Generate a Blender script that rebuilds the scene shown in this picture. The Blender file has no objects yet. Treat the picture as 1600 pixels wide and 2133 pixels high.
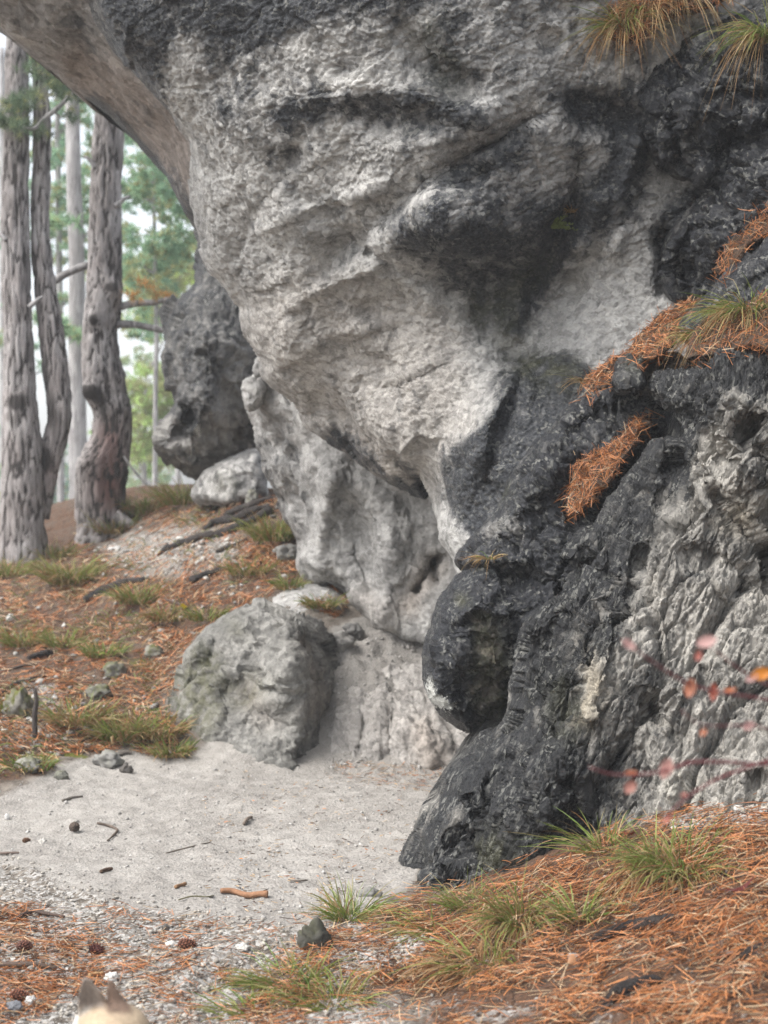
import bpy, math, random
import numpy as np
from mathutils import Vector
from mathutils.bvhtree import BVHTree

random.seed(7)
RNG = np.random.default_rng(11)
sc = bpy.context.scene
COL = sc.collection

# ------------------------------------------------------------------ camera
F, CZ, CX, CY = 3200.0, 1.45, 800.0, 1066.5        # focal length in photo pixels, eye height (m)
cam_d = bpy.data.cameras.new('camera')
cam = bpy.data.objects.new('camera', cam_d)
COL.objects.link(cam)
cam.location = (0, 0, CZ)
cam.rotation_euler = (math.radians(90), 0, 0)
cam_d.sensor_fit = 'VERTICAL'
cam_d.sensor_height = 24.0
cam_d.lens = 24.0 * F / 2133.0
cam_d.clip_start = 0.05
cam_d.clip_end = 1000
cam_d.dof.use_dof = True
cam_d.dof.focus_distance = 5.9
cam_d.dof.aperture_fstop = 2.0
sc.camera = cam

# ------------------------------------------------------------------ sky, sun, exposure
SUN_EL, SUN_AZ = math.radians(52), math.radians(-115)   # from the upper left, a little behind the camera
world = bpy.data.worlds.new('World')
sc.world = world
world.use_nodes = True
wn = world.node_tree
wn.nodes.clear()
w_out = wn.nodes.new('ShaderNodeOutputWorld')
w_bg = wn.nodes.new('ShaderNodeBackground')
w_hs = wn.nodes.new('ShaderNodeHueSaturation')
w_sky = wn.nodes.new('ShaderNodeTexSky')
w_sky.sky_type = 'NISHITA'
w_sky.sun_disc = False
w_sky.sun_elevation = SUN_EL
w_sky.sun_rotation = SUN_AZ
w_sky.air_density = 1.0
w_sky.dust_density = 4.0
w_hs.inputs['Saturation'].default_value = 0.32
w_bg.inputs['Strength'].default_value = 0.15
wn.links.new(w_sky.outputs[0], w_hs.inputs['Color'])
wn.links.new(w_hs.outputs[0], w_bg.inputs['Color'])
wn.links.new(w_bg.outputs[0], w_out.inputs['Surface'])

sun_d = bpy.data.lights.new('sun', 'SUN')
sun_d.energy = 1.5
sun_d.angle = math.radians(40)
sun_d.color = (1.0, 0.97, 0.93)
sun = bpy.data.objects.new('sun', sun_d)
COL.objects.link(sun)
sv = Vector((math.sin(SUN_AZ) * math.cos(SUN_EL), math.cos(SUN_AZ) * math.cos(SUN_EL), math.sin(SUN_EL)))
sun.rotation_euler = sv.to_track_quat('Z', 'Y').to_euler()

sc.view_settings.view_transform = 'Standard'
sc.view_settings.look = 'None'
sc.view_settings.gamma = 1.0
sc.view_settings.use_curve_mapping = False
sc.view_settings.exposure = 1.32
sc.cycles.use_denoising = True
sc.cycles.adaptive_threshold = .015
sc.cycles.denoising_prefilter = 'NONE'
sc.cycles.max_bounces = 6
sc.cycles.diffuse_bounces = 3
sc.cycles.glossy_bounces = 2
sc.cycles.transparent_max_bounces = 6
sc.cycles.volume_bounces = 1

# ------------------------------------------------------------------ maths helpers
def at(px, py, d):
    return np.array([(px - CX) / F * d, d, CZ - (py - CY) / F * d])

def smooth01(x, a, b):
    t = np.clip((x - a) / (b - a), 0, 1)
    return t * t * (3 - 2 * t)

_prm = RNG.permutation(256)
_prm = np.concatenate([_prm, _prm, _prm])
_grd = RNG.normal(size=(256, 3))
_grd /= np.linalg.norm(_grd, axis=1)[:, None]
_rnd = RNG.random((256, 3))

def _h(ix, iy, iz):
    return _prm[(_prm[(_prm[ix & 255] + iy) & 255] + iz) & 255]

def perlin(P):
    P = np.asarray(P, float)
    I = np.floor(P).astype(np.int64)
    f = P - I
    u = f * f * f * (f * (f * 6 - 15) + 10)
    out = np.zeros(len(P))
    for dx in (0, 1):
        wx = u[:, 0] if dx else 1 - u[:, 0]
        for dy in (0, 1):
            wy = u[:, 1] if dy else 1 - u[:, 1]
            for dz in (0, 1):
                wz = u[:, 2] if dz else 1 - u[:, 2]
                g = _grd[_h(I[:, 0] + dx, I[:, 1] + dy, I[:, 2] + dz)]
                out += wx * wy * wz * (g[:, 0] * (f[:, 0] - dx) + g[:, 1] * (f[:, 1] - dy) + g[:, 2] * (f[:, 2] - dz))
    return out * 1.5

def fbm(P, octv=4, gain=0.5, ridge=False):
    s = np.zeros(len(P)); a = 1.0; t = 0
    Q = np.asarray(P, float)
    for k in range(octv):
        n = perlin(Q + k * 17.3)
        if ridge:
            n = 1 - 2 * np.abs(n)
        s += a * n; t += a; a *= gain; Q = Q * 2.03
    return s / t

def cells(P):
    """nearest cell of a jittered lattice: offset to its centre, its hash, F1, F2"""
    I = np.floor(P).astype(np.int64)
    b1 = np.full(len(P), 9.0); b2 = np.full(len(P), 9.0)
    off = np.zeros_like(P); idx = np.zeros(len(P), np.int64)
    for dx in (-1, 0, 1):
        for dy in (-1, 0, 1):
            for dz in (-1, 0, 1):
                h = _h(I[:, 0] + dx, I[:, 1] + dy, I[:, 2] + dz)
                c = np.stack([I[:, 0] + dx, I[:, 1] + dy, I[:, 2] + dz], 1) + _rnd[h]
                v = P - c
                d = np.einsum('ij,ij->i', v, v)
                m = d < b1
                b2 = np.where(m, b1, np.minimum(b2, d))
                b1 = np.where(m, d, b1)
                off[m] = v[m]; idx[m] = h[m]
    return off, idx, np.sqrt(b1), np.sqrt(b2)

def facet(P):
    off, idx, f1, f2 = cells(P)
    return np.einsum('ij,ij->i', off, _grd[idx]) + (_rnd[idx, 0] - 0.5) * 0.5

def tps_fit(xy, v, lam=1e-4):
    xy = np.asarray(xy, float); v = np.asarray(v, float)
    r2 = ((xy[:, None] - xy[None]) ** 2).sum(-1)
    A = 0.5 * r2 * np.log(r2 + 1e-12) + lam * np.eye(len(xy))
    Pm = np.hstack([np.ones((len(xy), 1)), xy])
    M = np.block([[A, Pm], [Pm.T, np.zeros((3, 3))]])
    w = np.linalg.solve(M, np.concatenate([v, np.zeros(3)]))
    return xy, w

def tps_eval(fit, q):
    xy, w = fit
    out = w[-3] + q[:, 0] * w[-2] + q[:, 1] * w[-1]
    for k in range(len(xy)):
        r2 = (q[:, 0] - xy[k, 0]) ** 2 + (q[:, 1] - xy[k, 1]) ** 2
        out += w[k] * 0.5 * r2 * np.log(r2 + 1e-12)
    return out

def catmull(pts, n=3, closed=True):
    P = np.asarray(pts, float)
    out = []
    m = len(P)
    for i in range(m if closed else m - 1):
        if closed:
            a, b, c, d = P[i - 1], P[i], P[(i + 1) % m], P[(i + 2) % m]
        else:
            a, b, c, d = P[max(i - 1, 0)], P[i], P[i + 1], P[min(i + 2, m - 1)]
        for k in range(n):
            t = k / n
            out.append(0.5 * (2 * b + (c - a) * t + (2 * a - 5 * b + 4 * c - d) * t * t + (3 * b - a - 3 * c + d) * t ** 3))
    if not closed:
        out.append(P[-1])
    return np.array(out)

def line_dist(q, pts, closed=False):
    """distance to a polyline and the closest point on it"""
    P = np.asarray(pts, float)
    best = np.full(len(q), 1e18); near = np.zeros((len(q), 2))
    m = len(P)
    if m == 1:
        return np.sqrt(((q - P[0]) ** 2).sum(1)), np.repeat(P, len(q), 0)
    for i in range(m if closed else m - 1):
        a = P[i]; e = P[(i + 1) % m] - a
        L = (e ** 2).sum() + 1e-12
        t = np.clip(((q - a) @ e) / L, 0, 1)
        c = a + t[:, None] * e
        d = ((q - c) ** 2).sum(1)
        k = d < best
        best[k] = d[k]; near[k] = c[k]
    return np.sqrt(best), near

def inside(q, poly):
    x, y = q[:, 0], q[:, 1]
    r = np.zeros(len(q), bool)
    P = np.asarray(poly, float)
    m = len(P)
    for i in range(m):
        x1, y1 = P[i]; x2, y2 = P[(i + 1) % m]
        if y1 == y2:
            continue
        c = ((y1 > y) != (y2 > y)) & (x < (x2 - x1) * (y - y1) / (y2 - y1) + x1)
        r ^= c
    return r

def signed(q, poly):
    d, c = line_dist(q, poly, True)
    return np.where(inside(q, poly), d, -d), c

def upsample(Z, k, ny, nx):
    """bilinear growth of a coarse raster by factor k"""
    yi = np.arange(ny) / k; xi = np.arange(nx) / k
    y0 = np.minimum(yi.astype(int), Z.shape[0] - 2); x0 = np.minimum(xi.astype(int), Z.shape[1] - 2)
    fy = (yi - y0)[:, None]; fx = (xi - x0)[None]
    A = Z[y0][:, x0]; B = Z[y0][:, x0 + 1]; C = Z[y0 + 1][:, x0]; D = Z[y0 + 1][:, x0 + 1]
    return (A * (1 - fx) + B * fx) * (1 - fy) + (C * (1 - fx) + D * fx) * fy

def brush(q, strokes):
    """sum of strokes: ('l', pts, width, amount) soft line, ('p', pts, soft, amount) soft-edged region,
       ('s', pts, width, reach, amount) step that falls away on the right-hand side of the line"""
    out = np.zeros(len(q))
    for s in strokes:
        if s[0] == 'l':
            d, _ = line_dist(q, s[1])
            out += s[3] * np.exp(-(d / s[2]) ** 2)
        elif s[0] == 'p':
            sd, _ = signed(q, catmull(s[1], 2))
            out += s[3] * smooth01(sd, -s[2], s[2])
        elif s[0] == 's':
            d, c = line_dist(q, s[1])
            P = np.asarray(s[1], float)
            tdir = P[-1] - P[0]; tdir /= np.linalg.norm(tdir)
            side = (q[:, 0] - c[:, 0]) * -tdir[1] + (q[:, 1] - c[:, 1]) * tdir[0]
            out += s[4] * (0.5 + 0.5 * np.tanh(side / s[2])) * np.exp(-(d / s[3]) ** 2)
    return out

# ------------------------------------------------------------------ object helpers
def tag(o, label=None, cat=None, group=None, kind=None):
    if label: o['label'] = label
    if cat: o['category'] = cat
    if group: o['group'] = group
    if kind: o['kind'] = kind
    return o

def build(name, V, faces, mat, parent=None, attrs=None, smooth=True, origin=None):
    """one mesh object from numpy arrays; faces is a list of index arrays (n,3) / (n,4)"""
    V = np.asarray(V, float)
    if origin is not None:
        V = V - np.asarray(origin)
    me = bpy.data.meshes.new(name)
    faces = [np.asarray(f) for f in faces if len(f)]
    loops = np.concatenate([f.ravel() for f in faces]).astype(np.int32)
    tot = np.concatenate([np.full(len(f), f.shape[1]) for f in faces])
    start = np.concatenate([[0], np.cumsum(tot)[:-1]]).astype(np.int32)
    me.vertices.add(len(V)); me.vertices.foreach_set('co', V.astype(np.float32).ravel())
    me.loops.add(len(loops)); me.loops.foreach_set('vertex_index', loops)
    me.polygons.add(len(start)); me.polygons.foreach_set('loop_start', start)
    if smooth:
        me.polygons.foreach_set('use_smooth', np.ones(len(start), bool))
    me.update(calc_edges=True)
    for k, a in (attrs or {}).items():
        at_ = me.attributes.new(k, 'FLOAT_COLOR', 'POINT')
        at_.data.foreach_set('color', np.asarray(a, np.float32).ravel())
    me.materials.append(mat)
    o = bpy.data.objects.new(name, me)
    COL.objects.link(o)
    if origin is not None:
        o.location = origin
    if parent is not None:
        o.parent = parent
    return o

def empty(name, loc):
    o = bpy.data.objects.new(name, None)
    o.empty_display_size = 0.1
    COL.objects.link(o)
    o.location = loc
    return o

def adopt(child, parent):
    """parent a mesh built in world coordinates under an object that stands at parent.location"""
    child.parent = parent
    child.location = Vector(child.location) - Vector(parent.location)
    return child

# ------------------------------------------------------------------ materials
def new_mat(name):
    m = bpy.data.materials.new(name)
    m.use_nodes = True
    nt = m.node_tree
    b = nt.nodes['Principled BSDF']
    b.inputs['Specular IOR Level'].default_value = 0.3
    return m, nt, b

class NT:
    def __init__(s, nt): s.nt = nt
    def n(s, t, **kw):
        nd = s.nt.nodes.new(t)
        for k, v in kw.items():
            if k.startswith('_'):
                setattr(nd, k[1:], v)
        return nd
    def put(s, sock, v):
        if hasattr(v, 'links'):
            s.nt.links.new(v, sock)
        elif isinstance(v, (tuple, list)) and len(v) == 3 and sock.type == 'RGBA':
            sock.default_value = (*v, 1)
        else:
            sock.default_value = v
    def math(s, op, a, b=0.0, clamp=False):
        nd = s.n('ShaderNodeMath', _operation=op, _use_clamp=clamp)
        s.put(nd.inputs[0], a); s.put(nd.inputs[1], b)
        return nd.outputs[0]
    def mix(s, f, a, b, mode='MIX'):
        nd = s.n('ShaderNodeMix', _data_type='RGBA', _blend_type=mode)
        s.put(nd.inputs[0], f); s.put(nd.inputs[6], a); s.put(nd.inputs[7], b)
        return nd.outputs[2]
    def ramp(s, v, a, b):
        nd = s.n('ShaderNodeMapRange', _interpolation_type='SMOOTHSTEP')
        s.put(nd.inputs[0], v); nd.inputs[1].default_value = a; nd.inputs[2].default_value = b
        return nd.outputs[0]
    def noise(s, vec, scale, detail=6, rough=0.6, dist=0.0):
        nd = s.n('ShaderNodeTexNoise')
        s.put(nd.inputs['Vector'], vec)
        nd.inputs['Scale'].default_value = scale; nd.inputs['Detail'].default_value = detail
        nd.inputs['Roughness'].default_value = rough; nd.inputs['Distortion'].default_value = dist
        return nd.outputs[0]
    def mapping(s, vec, scale=(1, 1, 1), rot=(0, 0, 0)):
        nd = s.n('ShaderNodeMapping')
        s.put(nd.inputs[0], vec)
        nd.inputs['Scale'].default_value = scale; nd.inputs['Rotation'].default_value = rot
        return nd.outputs[0]
    def vor(s, vec, scale, feature='F1'):
        nd = s.n('ShaderNodeTexVoronoi', _feature=feature)
        s.put(nd.inputs['Vector'], vec); nd.inputs['Scale'].default_value = scale
        return nd
    def flakes(s, vec, scale):
        """tilted chip per cell, for bump"""
        v = s.vor(vec, scale)
        sub = s.n('ShaderNodeVectorMath', _operation='SUBTRACT')
        s.put(sub.inputs[0], vec); s.put(sub.inputs[1], v.outputs['Position'])
        c = s.n('ShaderNodeVectorMath', _operation='SUBTRACT')
        s.put(c.inputs[0], v.outputs['Color']); c.inputs[1].default_value = (.5, .5, .5)
        d = s.n('ShaderNodeVectorMath', _operation='DOT_PRODUCT')
        s.put(d.inputs[0], sub.outputs[0]); s.put(d.inputs[1], c.outputs[0])
        return s.math('MULTIPLY', d.outputs['Value'], scale), v
    def paint(s, name='paint'):
        a = s.n('ShaderNodeAttribute', _attribute_name=name)
        sp = s.n('ShaderNodeSeparateColor')
        s.put(sp.inputs[0], a.outputs['Color'])
        return sp.outputs[0], sp.outputs[1], sp.outputs[2], a.outputs['Alpha']
    def bump(s, h, strength, dist, prev=None):
        nd = s.n('ShaderNodeBump')
        nd.inputs['Strength'].default_value = strength; nd.inputs['Distance'].default_value = dist
        s.put(nd.inputs['Height'], h)
        if prev is not None: s.put(nd.inputs['Normal'], prev)
        return nd.outputs[0]

def rock_material(name, light=(.40, .385, .36), mid=(.23, .225, .215), warm=(.40, .34, .28), dark=(.011, .012, .014),
                  dark2=(.042, .043, .044), chip=22.0, stretch=(1, 1, 1), rot=(0, 0, 0), speck=.5, bump=.7, wet=.42, mot=1.15, drip=1.0):
    m, nt, b = new_mat(name)
    b.inputs['Specular IOR Level'].default_value = .2
    g = NT(nt)
    tc = g.n('ShaderNodeTexCoord').outputs['Object']
    mp = g.mapping(g.mapping(tc, (1, 1, 1), rot), stretch)
    st, wa, gr, li = g.paint()
    n1 = g.noise(tc, 2.2, 6, .6)
    n2 = g.noise(mp, 14, 9, .68, .4)
    n3 = g.noise(mp, 70, 6, .7)
    n5 = g.noise(tc, 5.5, 5, .62, .6)
    n6 = g.noise(g.mapping(tc, (1, 1, .16)), 13, 5, .6, .3)
    wob = g.n('ShaderNodeVectorMath', _operation='MULTIPLY_ADD')
    nz = g.n('ShaderNodeTexNoise'); g.put(nz.inputs['Vector'], mp); nz.inputs['Scale'].default_value = 9; nz.inputs['Detail'].default_value = 3
    g.put(wob.inputs[0], nz.outputs['Color']); wob.inputs[1].default_value = (.09, .09, .09); g.put(wob.inputs[2], mp)
    fl, v1 = g.flakes(wob.outputs[0], chip)
    fl2, v2 = g.flakes(wob.outputs[0], chip * 2.7)
    sepc = g.n('ShaderNodeSeparateColor'); g.put(sepc.inputs[0], v1.outputs['Color'])
    sepd = g.n('ShaderNodeSeparateColor'); g.put(sepd.inputs[0], v2.outputs['Color'])
    c = g.mix(g.ramp(n1, .38, .66), light, mid)
    c = g.mix(g.math('MULTIPLY', wa, .9), c, warm)
    tone = g.math('ADD', g.math('MULTIPLY', n2, 1.1), g.math('MULTIPLY', sepc.outputs[0], .42))
    tone = g.math('ADD', tone, g.math('MULTIPLY', sepd.outputs[1], .28))
    tone = g.math('ADD', tone, .10)
    c = g.mix(1.0, c, tone, 'MULTIPLY')
    # black crust and the lip's painted shade: patchy where the paint is between
    sm = g.math('ADD', st, g.math('MULTIPLY', g.math('SUBTRACT', n2, .5), 1.1))
    sm = g.math('ADD', sm, g.math('MULTIPLY', g.math('SUBTRACT', sepc.outputs[1], .5), .35))
    sm = g.math('ADD', sm, g.math('MULTIPLY', g.math('SUBTRACT', n3, .5), .5))
    sm = g.math('ADD', sm, g.math('MULTIPLY', g.math('SUBTRACT', n5, .5), mot))
    sm = g.math('ADD', sm, g.math('MULTIPLY', g.math('SUBTRACT', n6, .5), drip))
    sm = g.ramp(sm, .08, 1.0)
    dk = g.mix(g.ramp(n3, .35, .7), dark, dark2)
    sp = g.math('GREATER_THAN', sepd.outputs[0], 1.0 - speck * .22)
    sp = g.math('MULTIPLY', sp, g.ramp(n2, .42, .62))
    dk = g.mix(g.math('MULTIPLY', sp, .75), dk, (.22, .22, .20))
    c = g.mix(sm, c, dk)
    gm = g.math('MULTIPLY', gr, g.ramp(n2, .3, .6))
    c = g.mix(g.math('MULTIPLY', gm, .75), c, (.085, .085, .028))
    lm = g.ramp(g.math('ADD', li, g.math('MULTIPLY', g.math('SUBTRACT', n3, .5), 2.4)), .55, .75)
    lm = g.math('MULTIPLY', lm, g.ramp(li, .02, .3))
    c = g.mix(lm, c, (.58, .58, .54))
    c = g.mix(1.0, c, (.75, .75, .75), 'MULTIPLY')
    g.put(b.inputs['Base Color'], c)
    r = g.math('SUBTRACT', .88, g.math('MULTIPLY', sm, .88 - wet))
    g.put(b.inputs['Roughness'], g.math('ADD', r, g.math('MULTIPLY', g.math('SUBTRACT', n3, .5), .3)))
    h = g.math('ADD', g.math('MULTIPLY', n2, .8), g.math('MULTIPLY', fl, .55))
    h = g.math('ADD', h, g.math('MULTIPLY', fl2, .25))
    h = g.math('ADD', h, g.math('MULTIPLY', n3, .3))
    g.put(b.inputs['Normal'], g.bump(h, bump, .022))
    return m

def color_material(name, rough=.7, spec=.3, noise=0.0, trans=0.0, tone=.78):
    """colour comes with each needle, blade or leaf"""
    m, nt, b = new_mat(name)
    g = NT(nt)
    a = g.n('ShaderNodeAttribute', _attribute_name='col')
    c = g.mix(1.0, a.outputs['Color'], (tone, tone, tone), 'MULTIPLY')
    if noise:
        tc = g.n('ShaderNodeTexCoord').outputs['Object']
        n = g.noise(tc, noise, 6, .65)
        c = g.mix(1.0, c, g.math('ADD', g.math('MULTIPLY', n, 1.2), .4), 'MULTIPLY')
        g.put(b.inputs['Normal'], g.bump(n, .5, .01))
    g.put(b.inputs['Base Color'], c)
    b.inputs['Roughness'].default_value = rough
    b.inputs['Specular IOR Level'].default_value = spec
    if trans:
        tr = g.n('ShaderNodeBsdfTranslucent'); g.put(tr.inputs[0], c)
        mx = g.n('ShaderNodeMixShader'); mx.inputs[0].default_value = trans
        nt.links.new(b.outputs[0], mx.inputs[1]); nt.links.new(tr.outputs[0], mx.inputs[2])
        nt.links.new(mx.outputs[0], nt.nodes['Material Output'].inputs[0])
    return m

def bark_material(name, plate=(.205, .185, .178), plate2=(.34, .322, .315), furrow=(.035, .03, .028), zs=.15, scale=24):
    m, nt, b = new_mat(name)
    g = NT(nt)
    tc = g.n('ShaderNodeTexCoord').outputs['Object']
    mp = g.mapping(tc, (1, 1, zs))
    fu, re, dk, _ = g.paint()
    n = g.noise(mp, scale, 8, .68, .8)
    n2 = g.noise(tc, 3.0, 5, .6)
    v = g.vor(mp, scale * 1.1)
    sep = g.n('ShaderNodeSeparateColor'); g.put(sep.inputs[0], v.outputs['Color'])
    c = g.mix(g.ramp(n2, .35, .7), plate, plate2)
    c = g.mix(1.0, c, g.math('ADD', g.math('MULTIPLY', sep.outputs[0], .5), .72), 'MULTIPLY')
    c = g.mix(g.math('MULTIPLY', re, .8), c, (.17, .075, .06))
    f = g.math('MAXIMUM', g.ramp(g.math('ADD', fu, g.math('MULTIPLY', g.math('SUBTRACT', n, .5), 1.5)), .28, .75),
               g.ramp(g.math('ADD', dk, g.math('MULTIPLY', g.math('SUBTRACT', n, .5), .8)), .35, .75))
    c = g.mix(f, c, furrow)
    g.put(b.inputs['Base Color'], c)
    b.inputs['Roughness'].default_value = .85
    g.put(b.inputs['Normal'], g.bump(n, .8, .03))
    return m

def ground_material():
    m, nt, b = new_mat('ground_earth')
    g = NT(nt)
    tc = g.n('ShaderNodeTexCoord').outputs['Object']
    sand, lit, grav, moss = g.paint()
    n1 = g.noise(tc, 1.7, 6, .6)
    n2 = g.noise(tc, 9, 8, .7)
    n3 = g.noise(tc, 60, 6, .72)
    v = g.vor(tc, 75)
    sep = g.n('ShaderNodeSeparateColor'); g.put(sep.inputs[0], v.outputs['Color'])
    v2 = g.vor(tc, 150)
    sep2 = g.n('ShaderNodeSeparateColor'); g.put(sep2.inputs[0], v2.outputs['Color'])
    soil = g.mix(g.ramp(n2, .3, .7), (.08, .064, .05), (.30, .265, .225))
    peb = g.mix(sep.outputs[0], (.20, .19, .175), (.52, .50, .47))
    dust = g.mix(g.ramp(g.math('ADD', g.math('MULTIPLY', n2, .6), g.math('MULTIPLY', n1, .4)), .3, .72), (.44, .418, .385), (.27, .25, .225))
    dust = g.mix(1.0, dust, g.math('ADD', g.math('MULTIPLY', n3, .45), .78), 'MULTIPLY')
    dust = g.mix(g.math('MULTIPLY', g.math('GREATER_THAN', sep2.outputs[0], .86), g.ramp(n1, .35, .6)), dust, (.23, .215, .20))
    litter = g.mix(g.ramp(n3, .3, .7), (.03, .019, .013), (.17, .088, .048))
    gm = g.math('ADD', grav, g.math('MULTIPLY', g.math('SUBTRACT', n2, .5), .9))
    gm = g.math('MULTIPLY', g.ramp(gm, .3, .6), g.math('GREATER_THAN', sep.outputs[1], .42))
    lm = g.ramp(g.math('ADD', lit, g.math('MULTIPLY', g.math('SUBTRACT', n2, .5), 1.2)), .32, .72)
    c = g.mix(lm, soil, litter)
    c = g.mix(gm, c, peb)
    sm = g.ramp(g.math('ADD', sand, g.math('MULTIPLY', g.math('SUBTRACT', n2, .5), .7)), .3, .62)
    c = g.mix(sm, c, dust)
    mm = g.ramp(g.math('ADD', moss, g.math('MULTIPLY', g.math('SUBTRACT', n3, .5), 1.2)), .45, .75)
    c = g.mix(mm, c, (.13, .14, .02))
    c = g.mix(1.0, c, (.75, .75, .75), 'MULTIPLY')
    g.put(b.inputs['Base Color'], c)
    b.inputs['Roughness'].default_value = .9
    h = g.math('ADD', g.math('MULTIPLY', n2, .5), g.math('MULTIPLY', n3, .55))
    h = g.math('ADD', h, g.math('MULTIPLY', g.math('SUBTRACT', .5, v.outputs['Distance']), .25))
    g.put(b.inputs['Normal'], g.bump(h, .75, .02))
    return m

M_MAIN = rock_material('limestone_overhang', light=(.55, .54, .515), mid=(.405, .398, .38), warm=(.50, .455, .405), chip=26, stretch=(1, 1, 1.25), bump=.75, dark=(.014, .016, .020), dark2=(.085, .09, .098), mot=1.3, drip=1.3, speck=1.1)
M_UNDER = rock_material('limestone_underside', light=(.46, .445, .425), mid=(.32, .31, .295), warm=(.38, .325, .285), chip=16, bump=.7)
M_WALL = rock_material('limestone_wall', light=(.47, .46, .44), mid=(.31, .303, .29), warm=(.41, .355, .305), chip=18, bump=.8)
M_BOULDER = rock_material('limestone_boulder', light=(.33, .322, .298), mid=(.17, .166, .152), warm=(.26, .215, .175), chip=20, bump=.9)
M_FAR = rock_material('far_rock', light=(.30, .29, .27), mid=(.16, .155, .15), warm=(.24, .19, .15), chip=14, bump=.6)
M_FRONT = rock_material('shattered_rock', light=(.45, .428, .385), mid=(.23, .22, .2), warm=(.40, .34, .24), chip=30,
                        stretch=(1.5, 1.2, .55), rot=(0, math.radians(-24), 0), speck=1.4, bump=1.0, wet=.42, mot=1.9)
M_DARK = rock_material('crusted_rock', light=(.36, .35, .33), mid=(.2, .195, .185), chip=26, speck=1.3, bump=.9, wet=.44,
                       dark=(.010, .0115, .0145), dark2=(.042, .044, .05))
M_GROUND = ground_material()
M_NEEDLE = color_material('dry_needles', .55, .35)
M_GRASS = color_material('grass_blades', .5, .3, trans=.25)
M_LEAF = color_material('pine_foliage', .55, .3, trans=.55, tone=1.0)
M_RED = color_material('barberry', .45, .35, trans=.3)
M_WOOD = color_material('dead_wood', .75, .3, noise=60)
M_STONE = color_material('loose_stone', .85, .3, noise=45)
M_FUR = color_material('dog_fur', .8, .2, noise=150)
M_BARK = bark_material('pine_bark')
M_BARK_FAR = bark_material('far_pine_bark', (.26, .25, .248), (.36, .35, .348))
M_ROOT = bark_material('root_bark', (.016, .012, .0105), (.045, .035, .03), (.006, .005, .005), 1.0, 45)
M_ROOT.node_tree.nodes['Principled BSDF'].inputs['Roughness'].default_value = .5

# ------------------------------------------------------------------ ground
G_PTS = []
def gp(px, py, d): G_PTS.append(at(px, py, d))
def gw(x, y, z): G_PTS.append(np.array([x, y, z]))
for t in ((-1.2, 4.4, 0), (0, 4.7, .01), (-1.5, 6, 0), (-.3, 6, 0), (-2.0, 7.8, 0), (-.8, 8.0, 0), (0, 8.2, 0), (.25, 6.9, 0), (-1.05, 8.6, .01),
          (-3, 0, 0), (3, 0, .25), (0, -5, 0), (-6, -5, -.1), (6, -5, .3), (-4, 6, -.05), (-3.6, 8, .0), (-4.5, 10, .35), (-5.5, 13.5, .9), (-7, 17, 1.0),
          (-.2, 2.5, 0), (-4, 3, 0), (0, 13, 1.3), (3, 10, 1.0), (3.5, 6, .6), (-4, 19, 1.05), (-2.2, 19, 1.15), (0, 17, 1.3)):
    gw(*t)
for t in ((0, 1560, 8.6), (120, 1570, 8.75), (300, 1565, 8.9), (0, 1400, 10.0), (200, 1300, 11.0), (0, 1250, 11.8), (0, 1165, 13.5), (200, 1130, 14.0),
          (380, 1100, 13.0), (430, 1035, 13.5), (250, 1030, 15.0), (550, 1040, 12.0), (620, 1200, 10.8), (600, 1235, 10.4), (420, 1230, 10.9),
          (340, 1400, 9.8), (250, 1480, 9.3), (700, 1300, 9.75), (800, 1335, 9.8), (900, 1345, 9.7), (700, 1450, 9.3), (690, 1590, 8.85), (950, 1605, 8.7),
          (950, 1480, 9.2), (850, 1440, 9.35),
          (620, 1960, 5.1), (860, 1842, 5.95), (950, 1866, 5.6), (1100, 1812, 5.45), (1300, 1735, 5.4), (1600, 1690, 5.2), (1600, 1900, 4.3),
          (1600, 2133, 3.7), (1200, 2133, 4.0), (1000, 2000, 4.7), (800, 2133, 4.25), (1300, 1900, 4.7), (1900, 1700, 5.0), (1900, 2133, 3.4)):
    gp(*t)
G_PTS = np.array(G_PTS)
G_FIT = tps_fit(G_PTS[:, :2], G_PTS[:, 2], 2e-3)

def ground_base(x, y):
    q = np.stack([np.clip(x, -8, 6), np.clip(y, -6, 20)], 1)
    z = tps_eval(G_FIT, q)
    far = np.maximum(np.maximum(np.abs(x) - 6, y - 18), -5 - y)
    k = smooth01(far, 0, 6)
    return z * (1 - k) + k * np.where(y > 8, 1.0 - .01 * np.clip(y - 20, 0, 60), np.clip(z, -.2, 1.0))

def to_px(P):
    d = np.maximum(P[:, 1], .3)
    return np.stack([CX + P[:, 0] / d * F, CY + (CZ - P[:, 2]) / d * F], 1)

SAND = [(-400, 1660), (0, 1655), (120, 1600), (260, 1560), (400, 1575), (700, 1300), (900, 1330), (1050, 1600), (960, 1650), (870, 1790), (855, 1840),
        (650, 1940), (520, 1920), (330, 1900), (120, 1840), (0, 1790), (-400, 1800)]
def ground_fine(P, pq, sand):
    rough = 1 - .72 * sand
    n = fbm(P * 2.3, 4) * .05 + fbm(P * 11, 4) * .022 + facet(P * 26) * .006
    near = smooth01(P[:, 1], 40, 18)
    bank = sand * smooth01(P[:, 1], 8.8, 9.15) * smooth01(P[:, 0], -.6, -.2)
    return n * rough * near + sand * near * (fbm(P * 6 + 3, 5) * .022 + facet(P * 22) * .009 + facet(P * 55) * .0055) + bank * (fbm(P * 4, 4) * .10 + facet(P * 7) * .035 + facet(P * 18) * .012)

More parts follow.
